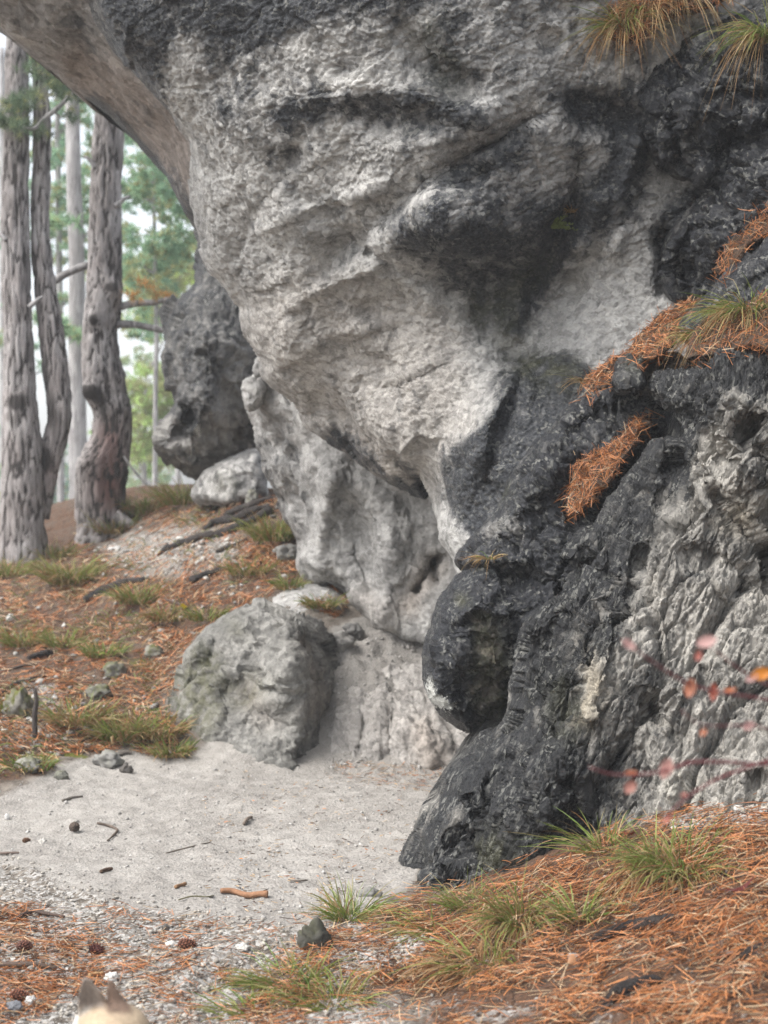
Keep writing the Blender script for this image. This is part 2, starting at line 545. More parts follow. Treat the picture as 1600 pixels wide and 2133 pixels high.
xs = np.concatenate([-np.geomspace(150, 4.6, 26), np.arange(-4.5, 3.2, .022), np.geomspace(3.25, 150, 26)])
ys = np.concatenate([-np.geomspace(60, .3, 14), np.arange(.0, 3.3, .12), np.arange(3.3, 6.2, .0115), np.arange(6.2, 9.6, .018), np.arange(9.6, 16.5, .03), np.geomspace(16.6, 150, 40)])
GX, GY = np.meshgrid(xs, ys)
gx, gy = GX.ravel(), GY.ravel()
gz = ground_base(gx, gy)
GP = np.stack([gx, gy, gz], 1)
gpq = to_px(GP)
fr = gy > 2.5
def gfield(strokes):
    o = np.zeros(len(gx))
    q = gpq[fr]
    o[fr] = brush(q, strokes)
    return np.clip(o, 0, 1)
g_sand = gfield([('p', SAND, 28, 1.0)])
g_sand[gy > 11.5] = 0
g_sand = np.maximum(g_sand, .75 * smooth01(gy, 15.2, 16.8))
GP[:, 2] += ground_fine(GP, gpq, g_sand)
g_lit = gfield([('p', [(-1200, 1150), (250, 1000), (600, 1000), (640, 1230), (560, 1250), (400, 1340), (340, 1480), (380, 1560), (250, 1560), (100, 1590), (0, 1640), (-1200, 1670)], 20, .62),
                ('p', [(-100, 1880), (100, 1900), (210, 1990), (160, 2070), (0, 2133), (-100, 2133)], 40, .75),
                ('p', [(500, 2110), (620, 1990), (800, 1900), (900, 1860), (1300, 1720), (2600, 1600), (2600, 2400), (900, 2300), (900, 2090), (700, 2060)], 25, .75),
                ('p', [(200, 1120), (400, 1090), (520, 1130), (470, 1190), (300, 1200)], 30, -.45)])
g_grav = gfield([('p', [(-300, 1760), (330, 1880), (640, 1930), (760, 1900), (900, 1990), (700, 2070), (900, 2300), (-300, 2300)], 30, .85),
                 ('p', [(200, 1120), (400, 1080), (540, 1130), (470, 1200), (280, 1200)], 30, .5),
                 ('p', [(0, 1430), (100, 1400), (180, 1500), (100, 1560), (0, 1560)], 30, .5),
                 ('p', [(1300, 1650), (1900, 1600), (1900, 1720), (1400, 1730)], 15, .6),
                 ('p', [(700, 2050), (1300, 2090), (1600, 2200), (700, 2200)], 40, .4)])
g_moss = gfield([('l', [(90, 1578), (130, 1570), (175, 1573)], 12, .9), ('l', [(20, 1480), (60, 1450)], 12, .7), ('l', [(30, 1610)], 25, .5), ('l', [(270, 1380), (320, 1370)], 12, .6)])
nx, ny = len(xs), len(ys)
ii = np.arange(nx * ny).reshape(ny, nx)
gq = np.stack([ii[:-1, :-1].ravel(), ii[:-1, 1:].ravel(), ii[1:, 1:].ravel(), ii[1:, :-1].ravel()], 1)
ground = build('ground', GP, [gq], M_GROUND, attrs={'paint': np.stack([g_sand, g_lit, g_grav, g_moss], 1)})
tag(ground, 'pale trodden sandy path rising into needle covered earth bank', None, None, 'structure')
GZ = GP[:, 2].reshape(ny, nx)

def ground_z(x, y):
    x = np.asarray(x, float); y = np.asarray(y, float)
    i = np.clip(np.searchsorted(xs, x) - 1, 0, nx - 2); j = np.clip(np.searchsorted(ys, y) - 1, 0, ny - 2)
    fx = (x - xs[i]) / (xs[i + 1] - xs[i]); fy = (y - ys[j]) / (ys[j + 1] - ys[j])
    return (GZ[j, i] * (1 - fx) + GZ[j, i + 1] * fx) * (1 - fy) + (GZ[j + 1, i] * (1 - fx) + GZ[j + 1, i + 1] * fx) * fy

RAYD = np.concatenate([np.arange(3.0, 8, .03), np.arange(8, 18, .06), np.arange(18, 60, .5)])
def ground_hit(px, py, default=12.0):
    px = np.atleast_1d(np.asarray(px, float)); py = np.atleast_1d(np.asarray(py, float))
    out = np.full(len(px), default); done = np.zeros(len(px), bool)
    pd = None
    for d in RAYD:
        z = CZ - (py - CY) / F * d
        h = z - ground_z((px - CX) / F * d, np.full(len(px), d))
        if pd is not None:
            hit = ~done & (h <= 0) & (ph > 0)
            out[hit] = pd + (d - pd) * (ph / (ph - h + 1e-9))[hit]
            done |= hit
        pd, ph = d, h
    x = (px - CX) / F * out
    return np.stack([x, out, ground_z(x, out)], 1), done

# ------------------------------------------------------------------ rocks
ROCK_V, ROCK_F = [], []
def vert_normals(V, Q):
    A, B, C, D = V[Q[:, 0]], V[Q[:, 1]], V[Q[:, 2]], V[Q[:, 3]]
    n = np.cross(C - A, D - B)
    N = np.stack([np.bincount(Q.ravel(), np.repeat(n[:, k], 4), len(V)) for k in range(3)], 1)
    return N / (np.linalg.norm(N, axis=1)[:, None] + 1e-12)

def rock(name, poly, depth, mat, roll=60, rolld=.35, strokes=(), noise=(), stain_shade=(), warm=(), green=(), lichen=(), step=3.0, thick=1.2,
         base_stain=0.0, base_warm=0.0, label=None, cat='rock', group=None, collide=True, jitter=0.0, parent=None, shrink=.5, soft=False, blur=1.0):
    """a boulder: outline and relief measured in photo pixels at a given distance, rounded off at its rim, closed at the back"""
    stain_shade = [(t[0], t[1], t[2] * blur, *t[3:]) for t in stain_shade]
    poly = catmull(poly, 3)
    if jitter:
        L = np.concatenate([poly, np.zeros((len(poly), 1))], 1)
        poly = poly + jitter * np.stack([fbm(L / 35 + 5, 3), fbm(L / 35 + 91, 3)], 1)
    x0, y0 = poly.min(0) - step * 2; x1, y1 = poly.max(0) + step * 2
    k = 3
    nx_ = (int((x1 - x0) / step) // k + 1) * k + 1; ny_ = (int((y1 - y0) / step) // k + 1) * k + 1
    ax = x0 + np.arange(nx_) * step; ay = y0 + np.arange(ny_) * step
    cx, cy = np.meshgrid(ax[::k], ay[::k])
    qc = np.stack([cx.ravel(), cy.ravel()], 1)
    fx, fy = np.meshgrid(ax, ay)
    q = np.stack([fx.ravel(), fy.ravel()], 1)
    up = lambda v: upsample(v.reshape(cx.shape), k, ny_, nx_).ravel()
    sdc, _ = signed(qc, poly)
    sd = up(sdc)
    nearb = np.abs(sd) < step * k * 2.2
    s2, c2 = signed(q[nearb], poly)
    sd[nearb] = s2
    close = q.copy(); close[nearb] = c2
    dp = np.array(depth, float)
    fit = tps_fit(dp[:, :2] / 1000, dp[:, 2], 1e-4)
    D = up(tps_eval(fit, qc / 1000) + brush(qc, strokes))
    e = np.clip(sd / roll, 0, 1)
    D = D + rolld * (.55 * (1 - e) ** 2 + .45 * (1 - e) ** 5)
    # keep quads that touch the inside; pull outer corners onto the outline
    ids = np.arange(len(q)).reshape(ny_, nx_)
    Q = np.stack([ids[:-1, :-1].ravel(), ids[1:, :-1].ravel(), ids[1:, 1:].ravel(), ids[:-1, 1:].ravel()], 1)
    Q = Q[(sd[Q] > 0).any(1)]
    out = sd <= 0
    q2 = np.where(out[:, None], close, q)
    use = np.unique(Q)
    rm = np.full(len(q), -1); rm[use] = np.arange(len(use))
    Q = rm[Q]; q2 = q2[use]; D = D[use]
    rim = .45 + .55 * smooth01(e[use] * roll, 0, 14)
    V = np.stack([(q2[:, 0] - CX) / F * D, D, CZ - (q2[:, 1] - CY) / F * D], 1)
    N = vert_normals(V, Q)
    if N[:, 1].mean() > 0:
        Q = Q[:, ::-1]; N = -N
    disp = np.zeros(len(V))
    vd = V - np.array([0, 0, CZ]); vd /= np.linalg.norm(vd, axis=1)[:, None]
    fac = np.abs((N * vd).sum(1))
    rim = rim * np.clip(fac / .5, .12, 1); rim2 = np.clip(fac / .4, .12, 1)      # steep flanks have few vertices: keep them calm
    for spec in noise:
        kind, s, a = spec[:3]
        st = np.array(spec[3]) if len(spec) > 3 and spec[3] is not None else np.eye(3)
        P = V @ st.T * s
        P = P + .11 * np.stack([perlin(P * 1.3 + 9), perlin(P * 1.3 + 41), perlin(P * 1.3 + 77)], 1)
        a = a * (1 if s < 3 else rim2 if s < 11 else rim)
        if kind == 'fbm': disp += a * fbm(P, 5, .5)
        elif kind == 'ridge': disp += a * fbm(P, 4, .5, True)
        elif kind == 'facet': disp += a * facet(P)
        elif kind == 'crack':
            _, _, f1, f2 = cells(P)
            disp -= a * np.exp(-((f2 - f1) / .10) ** 2)
        elif kind == 'pit':
            _, _, f1, f2 = cells(P)
            disp -= a * np.exp(-(f1 / .33) ** 2)
    V = V + N * disp[:, None]
    pc = lambda s, b=0.0: np.clip(b + up(brush(qc, s))[use] if len(s) else np.full(len(V), b), 0, 1.2)
    paint = np.stack([pc(stain_shade, base_stain), pc(warm, base_warm), pc(green), pc(lichen)], 1)
    # close the back
    E = np.concatenate([Q[:, [0, 1]], Q[:, [1, 2]], Q[:, [2, 3]], Q[:, [3, 0]]])
    key = np.minimum(E[:, 0], E[:, 1]) * len(V) + np.maximum(E[:, 0], E[:, 1])
    _, inv, cnt = np.unique(key, return_inverse=True, return_counts=True)
    bd = E[cnt[inv] == 1]
    bv = np.unique(bd)
    mp = np.full(len(V), -1); n0 = len(V)
    cen = V.mean(0)
    rings = [bv]
    faces = [Q]
    allV = [V]; allP = [paint]
    prev = np.arange(len(V))
    for t, sh in ((.45, .12), (1.0, shrink)):
        B = V[bv].copy()
        B[:, 1] += thick * t
        B[:, 0] += (cen[0] - B[:, 0]) * sh; B[:, 2] += (cen[2] - B[:, 2]) * sh
        m2 = np.full(len(V), -1); m2[bv] = n0 + np.arange(len(bv)); n0 += len(bv)
        faces.append(np.stack([prev[bd[:, 1]], prev[bd[:, 0]], m2[bd[:, 0]], m2[bd[:, 1]]], 1))
        allV.append(B); allP.append(paint[bv]); prev = m2
    capc = n0
    allV.append(np.array([[cen[0], cen[1] + thick * 1.15, cen[2]]])); allP.append(paint[:1])
    faces.append(np.stack([prev[bd[:, 1]], prev[bd[:, 0]], np.full(len(bd), capc)], 1))
    V = np.concatenate(allV); paint = np.concatenate(allP)
    org = np.array([cen[0], cen[1], V[:, 2].min()])
    if parent is not None: org = np.array(parent.location)
    o = build(name, V, faces, mat, attrs={'paint': paint}, origin=org, smooth=soft)
    if parent is not None:
        o.parent = parent; o.location = (0, 0, 0)
    if label: tag(o, label, cat, group)
    if collide:
        base = sum(len(v) for v in ROCK_V)
        ROCK_V.append(V)
        for f in faces: ROCK_F.append((f + base))
    return o

def rot_y(a):
    c, s = math.cos(a), math.sin(a)
    return np.array([[c, 0, s], [0, 1, 0], [-s, 0, c]])
TILT = np.diag([1.5, 1.1, .5]) @ rot_y(math.radians(-24))      # chips drawn out along a steep slant
FLAT = np.diag([.8, 1, 1.35])
DIAG = np.diag([.75, 1, 1.5]) @ rot_y(math.radians(28))

MAIN = [(190, -120), (190, 0), (235, 95), (330, 215), (384, 300), (388, 380), (412, 470), (448, 560), (492, 622), (508, 685), (543, 738), (555, 785), (618, 838),
        (648, 888), (700, 928), (742, 962), (800, 1000), (850, 1022), (888, 1036), (878, 985), (905, 1050), (915, 1110), (945, 1168), (1000, 1300), (1150, 1330), (1760, 1330), (1760, -120)]
MAIN_D = [(300, -60, 7.6), (420, 0, 7.45), (260, 60, 7.8), (350, 200, 8.0), (400, 350, 8.25), (460, 540, 8.5), (600, 300, 7.55), (550, 700, 8.65), (700, 600, 7.95),
          (650, 860, 8.85), (800, 800, 8.2), (860, 1010, 8.5), (930, 1100, 7.95), (900, 500, 7.35), (900, 200, 7.0), (700, 0, 7.0), (1100, 100, 6.95), (1100, 350, 7.15),
          (1000, 600, 7.62), (1050, 730, 7.66), (1000, 900, 7.5), (1200, 600, 7.55), (1350, 400, 7.3), (1300, 200, 7.15), (1250, 720, 7.45), (1400, 600, 7.35), (1650, 300, 7.2),
          (1700, 1300, 7.1), (1700, -100, 7.0), (1100, 1200, 7.3), (1250, 900, 7.25), (800, 950, 8.45), (950, 470, 7.2), (750, 430, 7.5)]
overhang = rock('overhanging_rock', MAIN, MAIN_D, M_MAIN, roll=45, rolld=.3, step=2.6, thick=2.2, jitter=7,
    strokes=[('s', [(1095, 275), (1000, 330), (900, 385), (850, 440), (700, 560)], 10, 50, .12),      # shelf across the face
             ('p', [(890, 400), (940, 345), (1010, 340), (1020, 370), (950, 400), (900, 410)], 12, .1),
             ('l', [(820, 500), (900, 470), (1000, 470), (1120, 470)], 50, -.08),                    # brow above the black hollow
             ('p', [(900, 560), (1000, 540), (1110, 550), (1090, 670), (1010, 690), (950, 620)], 45, .07),
             ('l', [(640, 200), (760, 180), (900, 200), (990, 250)], 40, -.05),
             ('p', [(720, 230), (820, 225), (980, 260), (880, 280), (760, 270)], 24, .04),
             ('p', [(740, 640), (800, 600), (860, 620), (850, 690), (790, 690)], 25, .1),
             ('l', [(600, 700), (660, 790), (760, 850), (860, 920)], 50, -.1),
             ('l', [(500, 260), (560, 400), (620, 560), (600, 690)], 70, -.1),
             ('l', [(660, 850), (740, 910), (830, 960), (880, 1010)], 28, .14),
             ('l', [(1050, 740), (960, 840), (890, 940), (915, 1060)], 28, .07),
             ('l', [(960, 930), (1010, 860), (1060, 800)], 40, -.12), ('l', [(960, 1010), (1000, 950)], 35, -.12), ('l', [(930, 1090), (960, 1130)], 30, -.05),
             ('l', [(1085, 790), (1040, 900), (1020, 1000)], 10, .07),
             ('l', [(1180, 600), (1130, 660), (1080, 760)], 30, .1),
             ('p', [(1180, 210), (1240, 190), (1310, 215), (1310, 270), (1230, 280), (1190, 250)], 20, .07),
             ('l', [(1200, 330), (1190, 420), (1150, 520), (1110, 620)], 20, .1), ('l', [(1250, 420), (1210, 520)], 20, -.06),
             ('l', [(1330, 300), (1290, 420), (1280, 520)], 25, -.08), ('l', [(1380, 480), (1390, 600)], 16, .12),
             ('l', [(560, 330), (640, 420), (720, 500)], 22, .04), ('l', [(480, 430), (560, 540), (640, 640)], 18, .035),
             ('l', [(840, 60), (880, 130), (960, 180)], 30, .07), ('p', [(1130, 60), (1170, 70), (1170, 105), (1130, 110)], 10, .05),
             ('l', [(770, 522)], 9, .1), ('s', [(770, 520), (860, 560), (940, 600)], 5, 28, .06), ('s', [(800, 560), (700, 600), (620, 640)], 5, 28, -.05), ('s', [(800, 395), (680, 430), (560, 480)], 5, 24, -.04),
             ('s', [(820, 680), (700, 700), (600, 760)], 5, 28, -.05), ('s', [(1090, 275), (1000, 320), (930, 350)], 5, 22, .09), ('s', [(640, 330), (560, 420), (500, 540)], 6, 30, .04), ('s', [(900, 760), (820, 800), (740, 790)], 5, 26, -.04),
             ('s', [(1300, 470), (1230, 560), (1150, 700)], 6, 30, .05), ('l', [(630, 280), (600, 330)], 20, .05)],
    noise=[('fbm', 1.6, .09), ('facet', 2.2, .022, DIAG), ('ridge', 4.5, .006, DIAG), ('fbm', 9, .011, DIAG), ('facet', 6, .007, DIAG), ('facet', 20, .0045, DIAG), ('facet', 42, .0045, DIAG), ('facet', 80, .0042, FLAT), ('crack', 5, .006, DIAG), ('crack', 13, .006, DIAG)], blur=1.7,
    stain_shade=[('p', [(170, -150), (180, 10), (235, 130), (300, 190), (345, 262), (352, 200), (362, 110), (420, 50), (520, 90), (620, 60), (760, 40), (900, -20), (900, -150)], 26, .85),
           ('l', [(390, 90), (410, 170), (400, 230)], 26, -.35),
           ('l', [(440, 60), (450, 160), (480, 260)], 34, .42), ('l', [(560, 40), (560, 180)], 50, .25),
           ('p', [(580, 245), (640, 192), (760, 180), (900, 190), (1000, 240), (990, 270), (900, 290), (800, 265), (720, 240), (640, 265), (600, 285)], 16, .62),
           ('l', [(690, 185), (800, 176)], 10, -.5),
           ('p', [(850, 20), (960, 10), (980, 90), (1000, 190), (900, 190), (870, 120)], 30, .45),
           ('p', [(815, 480), (870, 440), (960, 428), (1100, 400), (1195, 415), (1200, 470), (1150, 560), (1110, 640), (1080, 690), (1000, 690), (940, 610), (880, 560), (830, 530)], 32, .5), ('p', [(930, 540), (1120, 530), (1100, 650), (1030, 690), (960, 620)], 34, .24), ('l', [(1160, 480), (1240, 400), (1300, 330)], 30, .35), ('p', [(830, 490), (880, 440), (1000, 425), (1180, 420), (1180, 500), (1000, 520), (880, 530)], 16, .25),
           ('p', [(880, 400), (940, 340), (1080, 285), (1090, 330), (1030, 380), (1000, 420)], 18, .4),
           ('p', [(1170, 200), (1205, 170), (1290, 190), (1340, 150), (1350, 300), (1290, 320), (1240, 280), (1190, 290)], 18, .45), ('l', [(1180, 200), (1230, 240), (1300, 250)], 22, .4),
           ('p', [(925, 1010), (935, 930), (990, 880), (1050, 800), (1080, 750), (1180, 740), (1250, 790), (1200, 900), (1150, 1100), (1050, 1180), (970, 1110), (940, 1060)], 16, 1.0),
           ('p', [(1190, 430), (1290, 330), (1340, 300), (1340, 400), (1290, 480), (1200, 530), (1130, 640), (1090, 650)], 25, .55),
           ('p', [(1000, -100), (1800, -100), (1800, 430), (1330, 430), (1050, 420), (960, 200)], 60, .28), ('p', [(350, -100), (1000, -100), (1000, 330), (760, 400), (520, 250), (380, 150)], 60, .12),
           ('p', [(1390, 420), (1800, 300), (1800, 800), (1420, 640), (1380, 540)], 16, .9),
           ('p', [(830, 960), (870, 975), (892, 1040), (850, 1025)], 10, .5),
           ('l', [(690, 910), (740, 930)], 18, .4), ('l', [(700, 925), (760, 968), (830, 1010), (885, 1034)], 12, .6), ('p', [(1040, 690), (1100, 650), (1090, 740), (1020, 800)], 24, .4),  # strokes along the lower lip put its shade into the colour
           ('l', [(700, 480), (800, 440), (900, 400)], 60, .12), ('l', [(640, 300), (600, 340)], 24, .3)],
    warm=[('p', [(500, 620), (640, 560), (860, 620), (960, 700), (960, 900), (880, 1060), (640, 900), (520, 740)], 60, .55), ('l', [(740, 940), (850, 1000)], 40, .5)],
    green=[('l', [(1100, 760), (1180, 780)], 40, .6), ('l', [(1000, 650), (1060, 700)], 40, .5), ('l', [(880, 60), (940, 160)], 40, .35), ('l', [(1060, 620), (1120, 560)], 30, .4), ('l', [(800, 80)], 14, .5)],
    lichen=[('l', [(660, 200), (740, 182), (800, 190)], 9, .35), ('l', [(960, 455), (1000, 450)], 9, .35)],
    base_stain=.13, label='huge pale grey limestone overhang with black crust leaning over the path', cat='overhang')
UNDER = [(-260, -140), (-120, -60), (0, 62), (60, 112), (130, 165), (200, 225), (262, 278), (320, 335), (360, 395), (385, 445), (418, 498), (470, 600), (520, 560), (520, 200), (420, -140)]
rock('underside', UNDER, [(-200, -100, 8.2), (0, 0, 8.5), (0, 62, 8.9), (100, 60, 8.5), (130, 165, 9.2), (190, 0, 8.1), (200, 130, 8.7), (262, 278, 9.7), (320, 230, 8.75),
                          (385, 330, 8.75), (330, 340, 9.7), (418, 498, 9.8), (400, 440, 9.2), (520, 300, 8.6), (470, 600, 9.6), (250, 60, 8.05), (520, 0, 8.0)],
     M_UNDER, roll=22, rolld=.3, step=3, thick=1.2, jitter=5, parent=overhang,
     noise=[('fbm', 2, .06), ('fbm', 7, .03), ('facet', 14, .010), ('facet', 34, .006), ('facet', 70, .003)],
     stain_shade=[('l', [(190, 215), (262, 278), (320, 335), (362, 400), (385, 445), (418, 505)], 22, .9), ('p', [(-260, -140), (190, -140), (190, 90), (100, 110), (0, 50)], 40, .24), ('l', [(150, 60), (230, 150), (320, 260)], 20, .25)],
     warm=[('p', [(120, 120), (240, 120), (390, 280), (400, 420), (300, 330), (180, 220)], 25, .8)], base_stain=.08, base_warm=.15)

WALL = [(507, 805), (520, 785), (545, 770), (600, 780), (700, 860), (1100, 960), (1200, 1200), (1100, 1500), (960, 1440), (900, 1360), (830, 1350), (790, 1335), (755, 1300), (735, 1270), (705, 1232), (640, 1210),
        (612, 1125), (580, 1085), (566, 1020), (545, 960), (528, 890)]
cliff = rock('cliff_wall', WALL, [(520, 800, 10.4), (560, 900, 10.4), (580, 1050, 10.6), (640, 1190, 10.4), (700, 900, 9.8), (720, 1100, 9.9), (740, 1260, 9.9), (800, 1320, 9.75), (900, 1100, 9.6),
        (900, 1330, 9.6), (1100, 1000, 9.2), (1100, 1450, 9.2), (1000, 1300, 9.4), (830, 1200, 9.75), (650, 980, 9.9)],
    M_WALL, roll=40, rolld=.35, step=3, thick=1.6, jitter=7,
    strokes=[('l', [(690, 1000), (670, 1090), (660, 1170)], 22, -.16), ('l', [(620, 950), (610, 1050)], 26, .14), ('l', [(740, 1060), (745, 1150), (780, 1230)], 24, .14),
             ('l', [(820, 1120), (800, 1220), (790, 1290)], 30, -.12), ('l', [(915, 1160), (890, 1190), (870, 1230)], 9, .14), ('l', [(905, 1170), (912, 1210)], 9, .12),
             ('l', [(560, 830), (640, 880)], 26, -.12), ('l', [(580, 930), (560, 900)], 22, .1), ('l', [(740, 960), (860, 1050)], 30, .1),
             ('l', [(690, 1215), (720, 1225)], 16, .16)],
    noise=[('fbm', 2.2, .10), ('ridge', 4, .02, np.diag([1.2, 1, .6])), ('facet', 4, .03), ('fbm', 9, .022), ('facet', 18, .009), ('facet', 36, .006), ('facet', 70, .003)],
    stain_shade=[('l', [(540, 930), (575, 1060), (610, 1120)], 26, .5), ('l', [(600, 930), (620, 1020)], 40, .22), ('l', [(690, 1215), (730, 1230)], 12, .4), ('l', [(915, 1160), (880, 1210)], 8, .35)],
    warm=[('l', [(900, 1180), (850, 1260)], 30, .8), ('l', [(800, 1300), (760, 1250)], 30, .4)], base_stain=.08,
    label='pale fluted limestone wall standing behind the boulder, under the overhang', cat='rock wall')

BOULD = [(346, 1482), (354, 1425), (366, 1378), (398, 1332), (450, 1292), (505, 1268), (538, 1244), (556, 1246), (610, 1262), (655, 1278), (678, 1292), (694, 1340), (710, 1395), (700, 1440), (682, 1490), (690, 1560), (690, 1630),
         (560, 1640), (440, 1625), (396, 1590), (386, 1530)]
rock('boulder', BOULD, [(360, 1470, 9.32), (400, 1350, 9.38), (545, 1250, 9.45), (660, 1290, 9.38), (640, 1400, 9.05), (520, 1400, 9.12), (440, 1500, 9.05), (560, 1500, 9.02), (640, 1500, 8.96), (690, 1450, 9.22),
        (480, 1600, 8.9), (650, 1600, 8.9), (400, 1590, 8.98), (600, 1320, 9.2)],
    M_BOULDER, roll=30, rolld=.3, step=2.6, thick=.55, jitter=9,
    strokes=[('s', [(650, 1285), (632, 1400), (645, 1480), (615, 1590)], 14, 90, -.17), ('s', [(470, 1290), (425, 1400), (440, 1480), (400, 1590)], 12, 60, .12), ('l', [(550, 1260), (470, 1330), (400, 1370)], 14, -.04),      # dark right-hand flank
             ('l', [(455, 1330), (440, 1370), (445, 1355), (425, 1410)], 7, .06), ('l', [(530, 1270), (560, 1330), (520, 1380)], 18, .07),
             ('p', [(450, 1440), (500, 1395), (570, 1400), (590, 1440), (520, 1470), (470, 1500)], 14, .09),
             ('l', [(590, 1300), (600, 1380), (570, 1450)], 25, -.09), ('l', [(420, 1460), (410, 1550)], 25, -.08), ('l', [(560, 1480), (600, 1520), (590, 1570)], 20, .05),
             ('l', [(660, 1420), (690, 1400)], 10, .06)],
    noise=[('fbm', 2.2, .06), ('facet', 2.3, .075), ('facet', 5, .03), ('facet', 9, .012), ('facet', 20, .009), ('fbm', 20, .014), ('facet', 42, .007), ('facet', 80, .003)],
    stain_shade=[('p', [(650, 1300), (700, 1330), (712, 1420), (690, 1470), (690, 1580), (610, 1580), (640, 1500), (660, 1440)], 22, .3), ('l', [(445, 1340), (430, 1390), (445, 1350)], 7, .5), ('l', [(360, 1440), (370, 1480)], 16, .35)],
    warm=[('l', [(640, 1340), (660, 1420), (650, 1480)], 24, .6), ('l', [(520, 1440), (560, 1500)], 30, .4)],
    green=[('p', [(360, 1400), (440, 1350), (470, 1440), (430, 1560), (385, 1530)], 26, .85), ('p', [(470, 1410), (560, 1400), (580, 1440), (490, 1480)], 16, .55), ('l', [(490, 1310)], 20, .5)],
    base_stain=.12, label='grey green boulder with a dark right flank at the edge of the path', cat='boulder')

FAR = [(344, 660), (362, 622), (396, 598), (412, 560), (412, 520), (415, 470), (450, 440), (600, 560), (620, 760), (560, 960), (525, 955), (475, 990), (440, 1004), (408, 1000), (385, 985), (368, 970),
       (332, 946), (318, 912), (334, 872), (357, 838), (352, 790), (342, 720)]
rock('rock_pinnacle', FAR, [(345, 660, 13.5), (420, 560, 13.3), (430, 700, 12.5), (480, 620, 12.9), (380, 800, 12.8), (440, 850, 12.5), (330, 910, 13), (400, 980, 13.2), (500, 900, 13.1), (600, 700, 13.3), (520, 760, 12.8)],
    M_FAR, roll=30, rolld=.5, step=2.6, thick=1.3, jitter=8,
    strokes=[('l', [(395, 860), (370, 900)], 14, .12), ('l', [(370, 830), (395, 870)], 9, .14), ('l', [(400, 900), (400, 970)], 16, -.1), ('l', [(480, 840), (500, 900)], 26, .2), ('l', [(430, 620), (420, 760), (415, 860)], 30, -.12)],
    noise=[('fbm', 1.6, .12), ('facet', 2.6, .07), ('facet', 6, .026), ('facet', 14, .014), ('fbm', 12, .02), ('facet', 30, .012), ('crack', 4, .03)],
    stain_shade=[('p', [(330, 640), (400, 480), (480, 560), (520, 680), (470, 740), (440, 860), (400, 900), (340, 840)], 25, .42), ('l', [(395, 870), (385, 900)], 20, .4), ('l', [(330, 920), (380, 975)], 20, .3)],
    warm=[('l', [(480, 900), (500, 940)], 40, .7)], lichen=[('l', [(410, 895), (415, 905)], 9, .9), ('l', [(440, 640), (420, 760), (430, 840)], 50, .22), ('l', [(400, 560), (450, 600)], 40, .22)], base_stain=.3, green=[('l', [(470, 930), (480, 900)], 20, .4)],
    label='tall dark grey rock pinnacle standing behind the gnarled pine trunk', cat='rock')
rock('low_boulder', [(402, 1040), (402, 1008), (425, 982), (470, 962), (520, 935), (548, 945), (560, 1010), (540, 1050), (470, 1060)], [(410, 1010, 12.9), (470, 980, 12.5), (540, 960, 12.5), (480, 1040, 12.4), (550, 1040, 12.4)],
    M_WALL, roll=26, rolld=.3, step=3, thick=.7, jitter=6, noise=[('fbm', 2.5, .07), ('facet', 6, .03), ('facet', 15, .012)], green=[('l', [(470, 1010)], 30, .4)], base_stain=.42,
    label='pale low boulder beneath the dark rock pinnacle', cat='boulder')
rock('wedged_stone', [(528, 760), (535, 745), (548, 748), (556, 770), (548, 792), (532, 788)], [(530, 750, 10.2), (550, 750, 10.2), (540, 775, 10.1), (545, 790, 10.15)], M_WALL, roll=9, rolld=.09, step=2.0, thick=.15, jitter=6,
    noise=[('fbm', 5, .05), ('facet', 9, .03), ('facet', 25, .01)], base_stain=.15, label='small pale stone wedged between the wall and the overhang', cat='stone')
rock('round_stone', [(505, 810), (512, 790), (532, 783), (550, 800), (545, 840), (520, 852), (508, 835)], [(510, 800, 10.15), (540, 790, 10.15), (525, 820, 10.05), (530, 845, 10.1)], M_WALL, roll=9, rolld=.07, step=2.2, thick=.2,
    jitter=8, noise=[('fbm', 5, .04), ('facet', 5, .06), ('facet', 14, .025), ('facet', 30, .01)], base_stain=.15, label='rounded grey stone on top of the pale fluted wall', cat='stone')
rock('pale_shelf_stone', [(560, 1250), (600, 1222), (650, 1212), (700, 1228), (722, 1262), (680, 1280), (600, 1290)], [(560, 1250, 10.3), (640, 1215, 10.35), (700, 1240, 10.1), (640, 1270, 9.95)], M_WALL, roll=22, rolld=.2, step=3, thick=.3,
    noise=[('fbm', 3, .04), ('facet', 8, .02), ('facet', 18, .01)], base_stain=.02, label='flat pale stone shelf behind the top of the boulder', cat='stone')

rock('earth_step', [(676, 1600), (690, 1500), (712, 1430), (735, 1395), (790, 1372), (860, 1378), (930, 1390), (1010, 1420), (1060, 1560), (1030, 1625), (940, 1618), (860, 1612), (760, 1606)],
    [(680, 1590, 8.95), (710, 1440, 9.32), (790, 1385, 9.55), (900, 1390, 9.5), (760, 1480, 9.12), (760, 1590, 8.9), (880, 1470, 9.15), (880, 1540, 8.88), (880, 1600, 8.82), (1000, 1480, 9.05), (1000, 1600, 8.72)],
    M_WALL, roll=24, rolld=.16, step=2.8, thick=.5, jitter=8,
    strokes=[('l', [(850, 1520), (890, 1530), (900, 1580)], 26, -.07), ('l', [(770, 1420), (750, 1560)], 10, .05), ('l', [(820, 1430), (810, 1580)], 9, .05), ('l', [(930, 1500), (960, 1590)], 14, .05)],
    noise=[('fbm', 2.5, .06), ('ridge', 6, .02, np.diag([1.5, 1, .4])), ('facet', 9, .02, np.diag([1.5, 1, .5])), ('facet', 22, .011, np.diag([1.4, 1, .6])), ('facet', 50, .006)],
    base_warm=.35, base_stain=.02, warm=[('l', [(880, 1520), (910, 1580)], 30, .5)], label='pale earthen rock step between the boulder and the black nose', cat='rock')

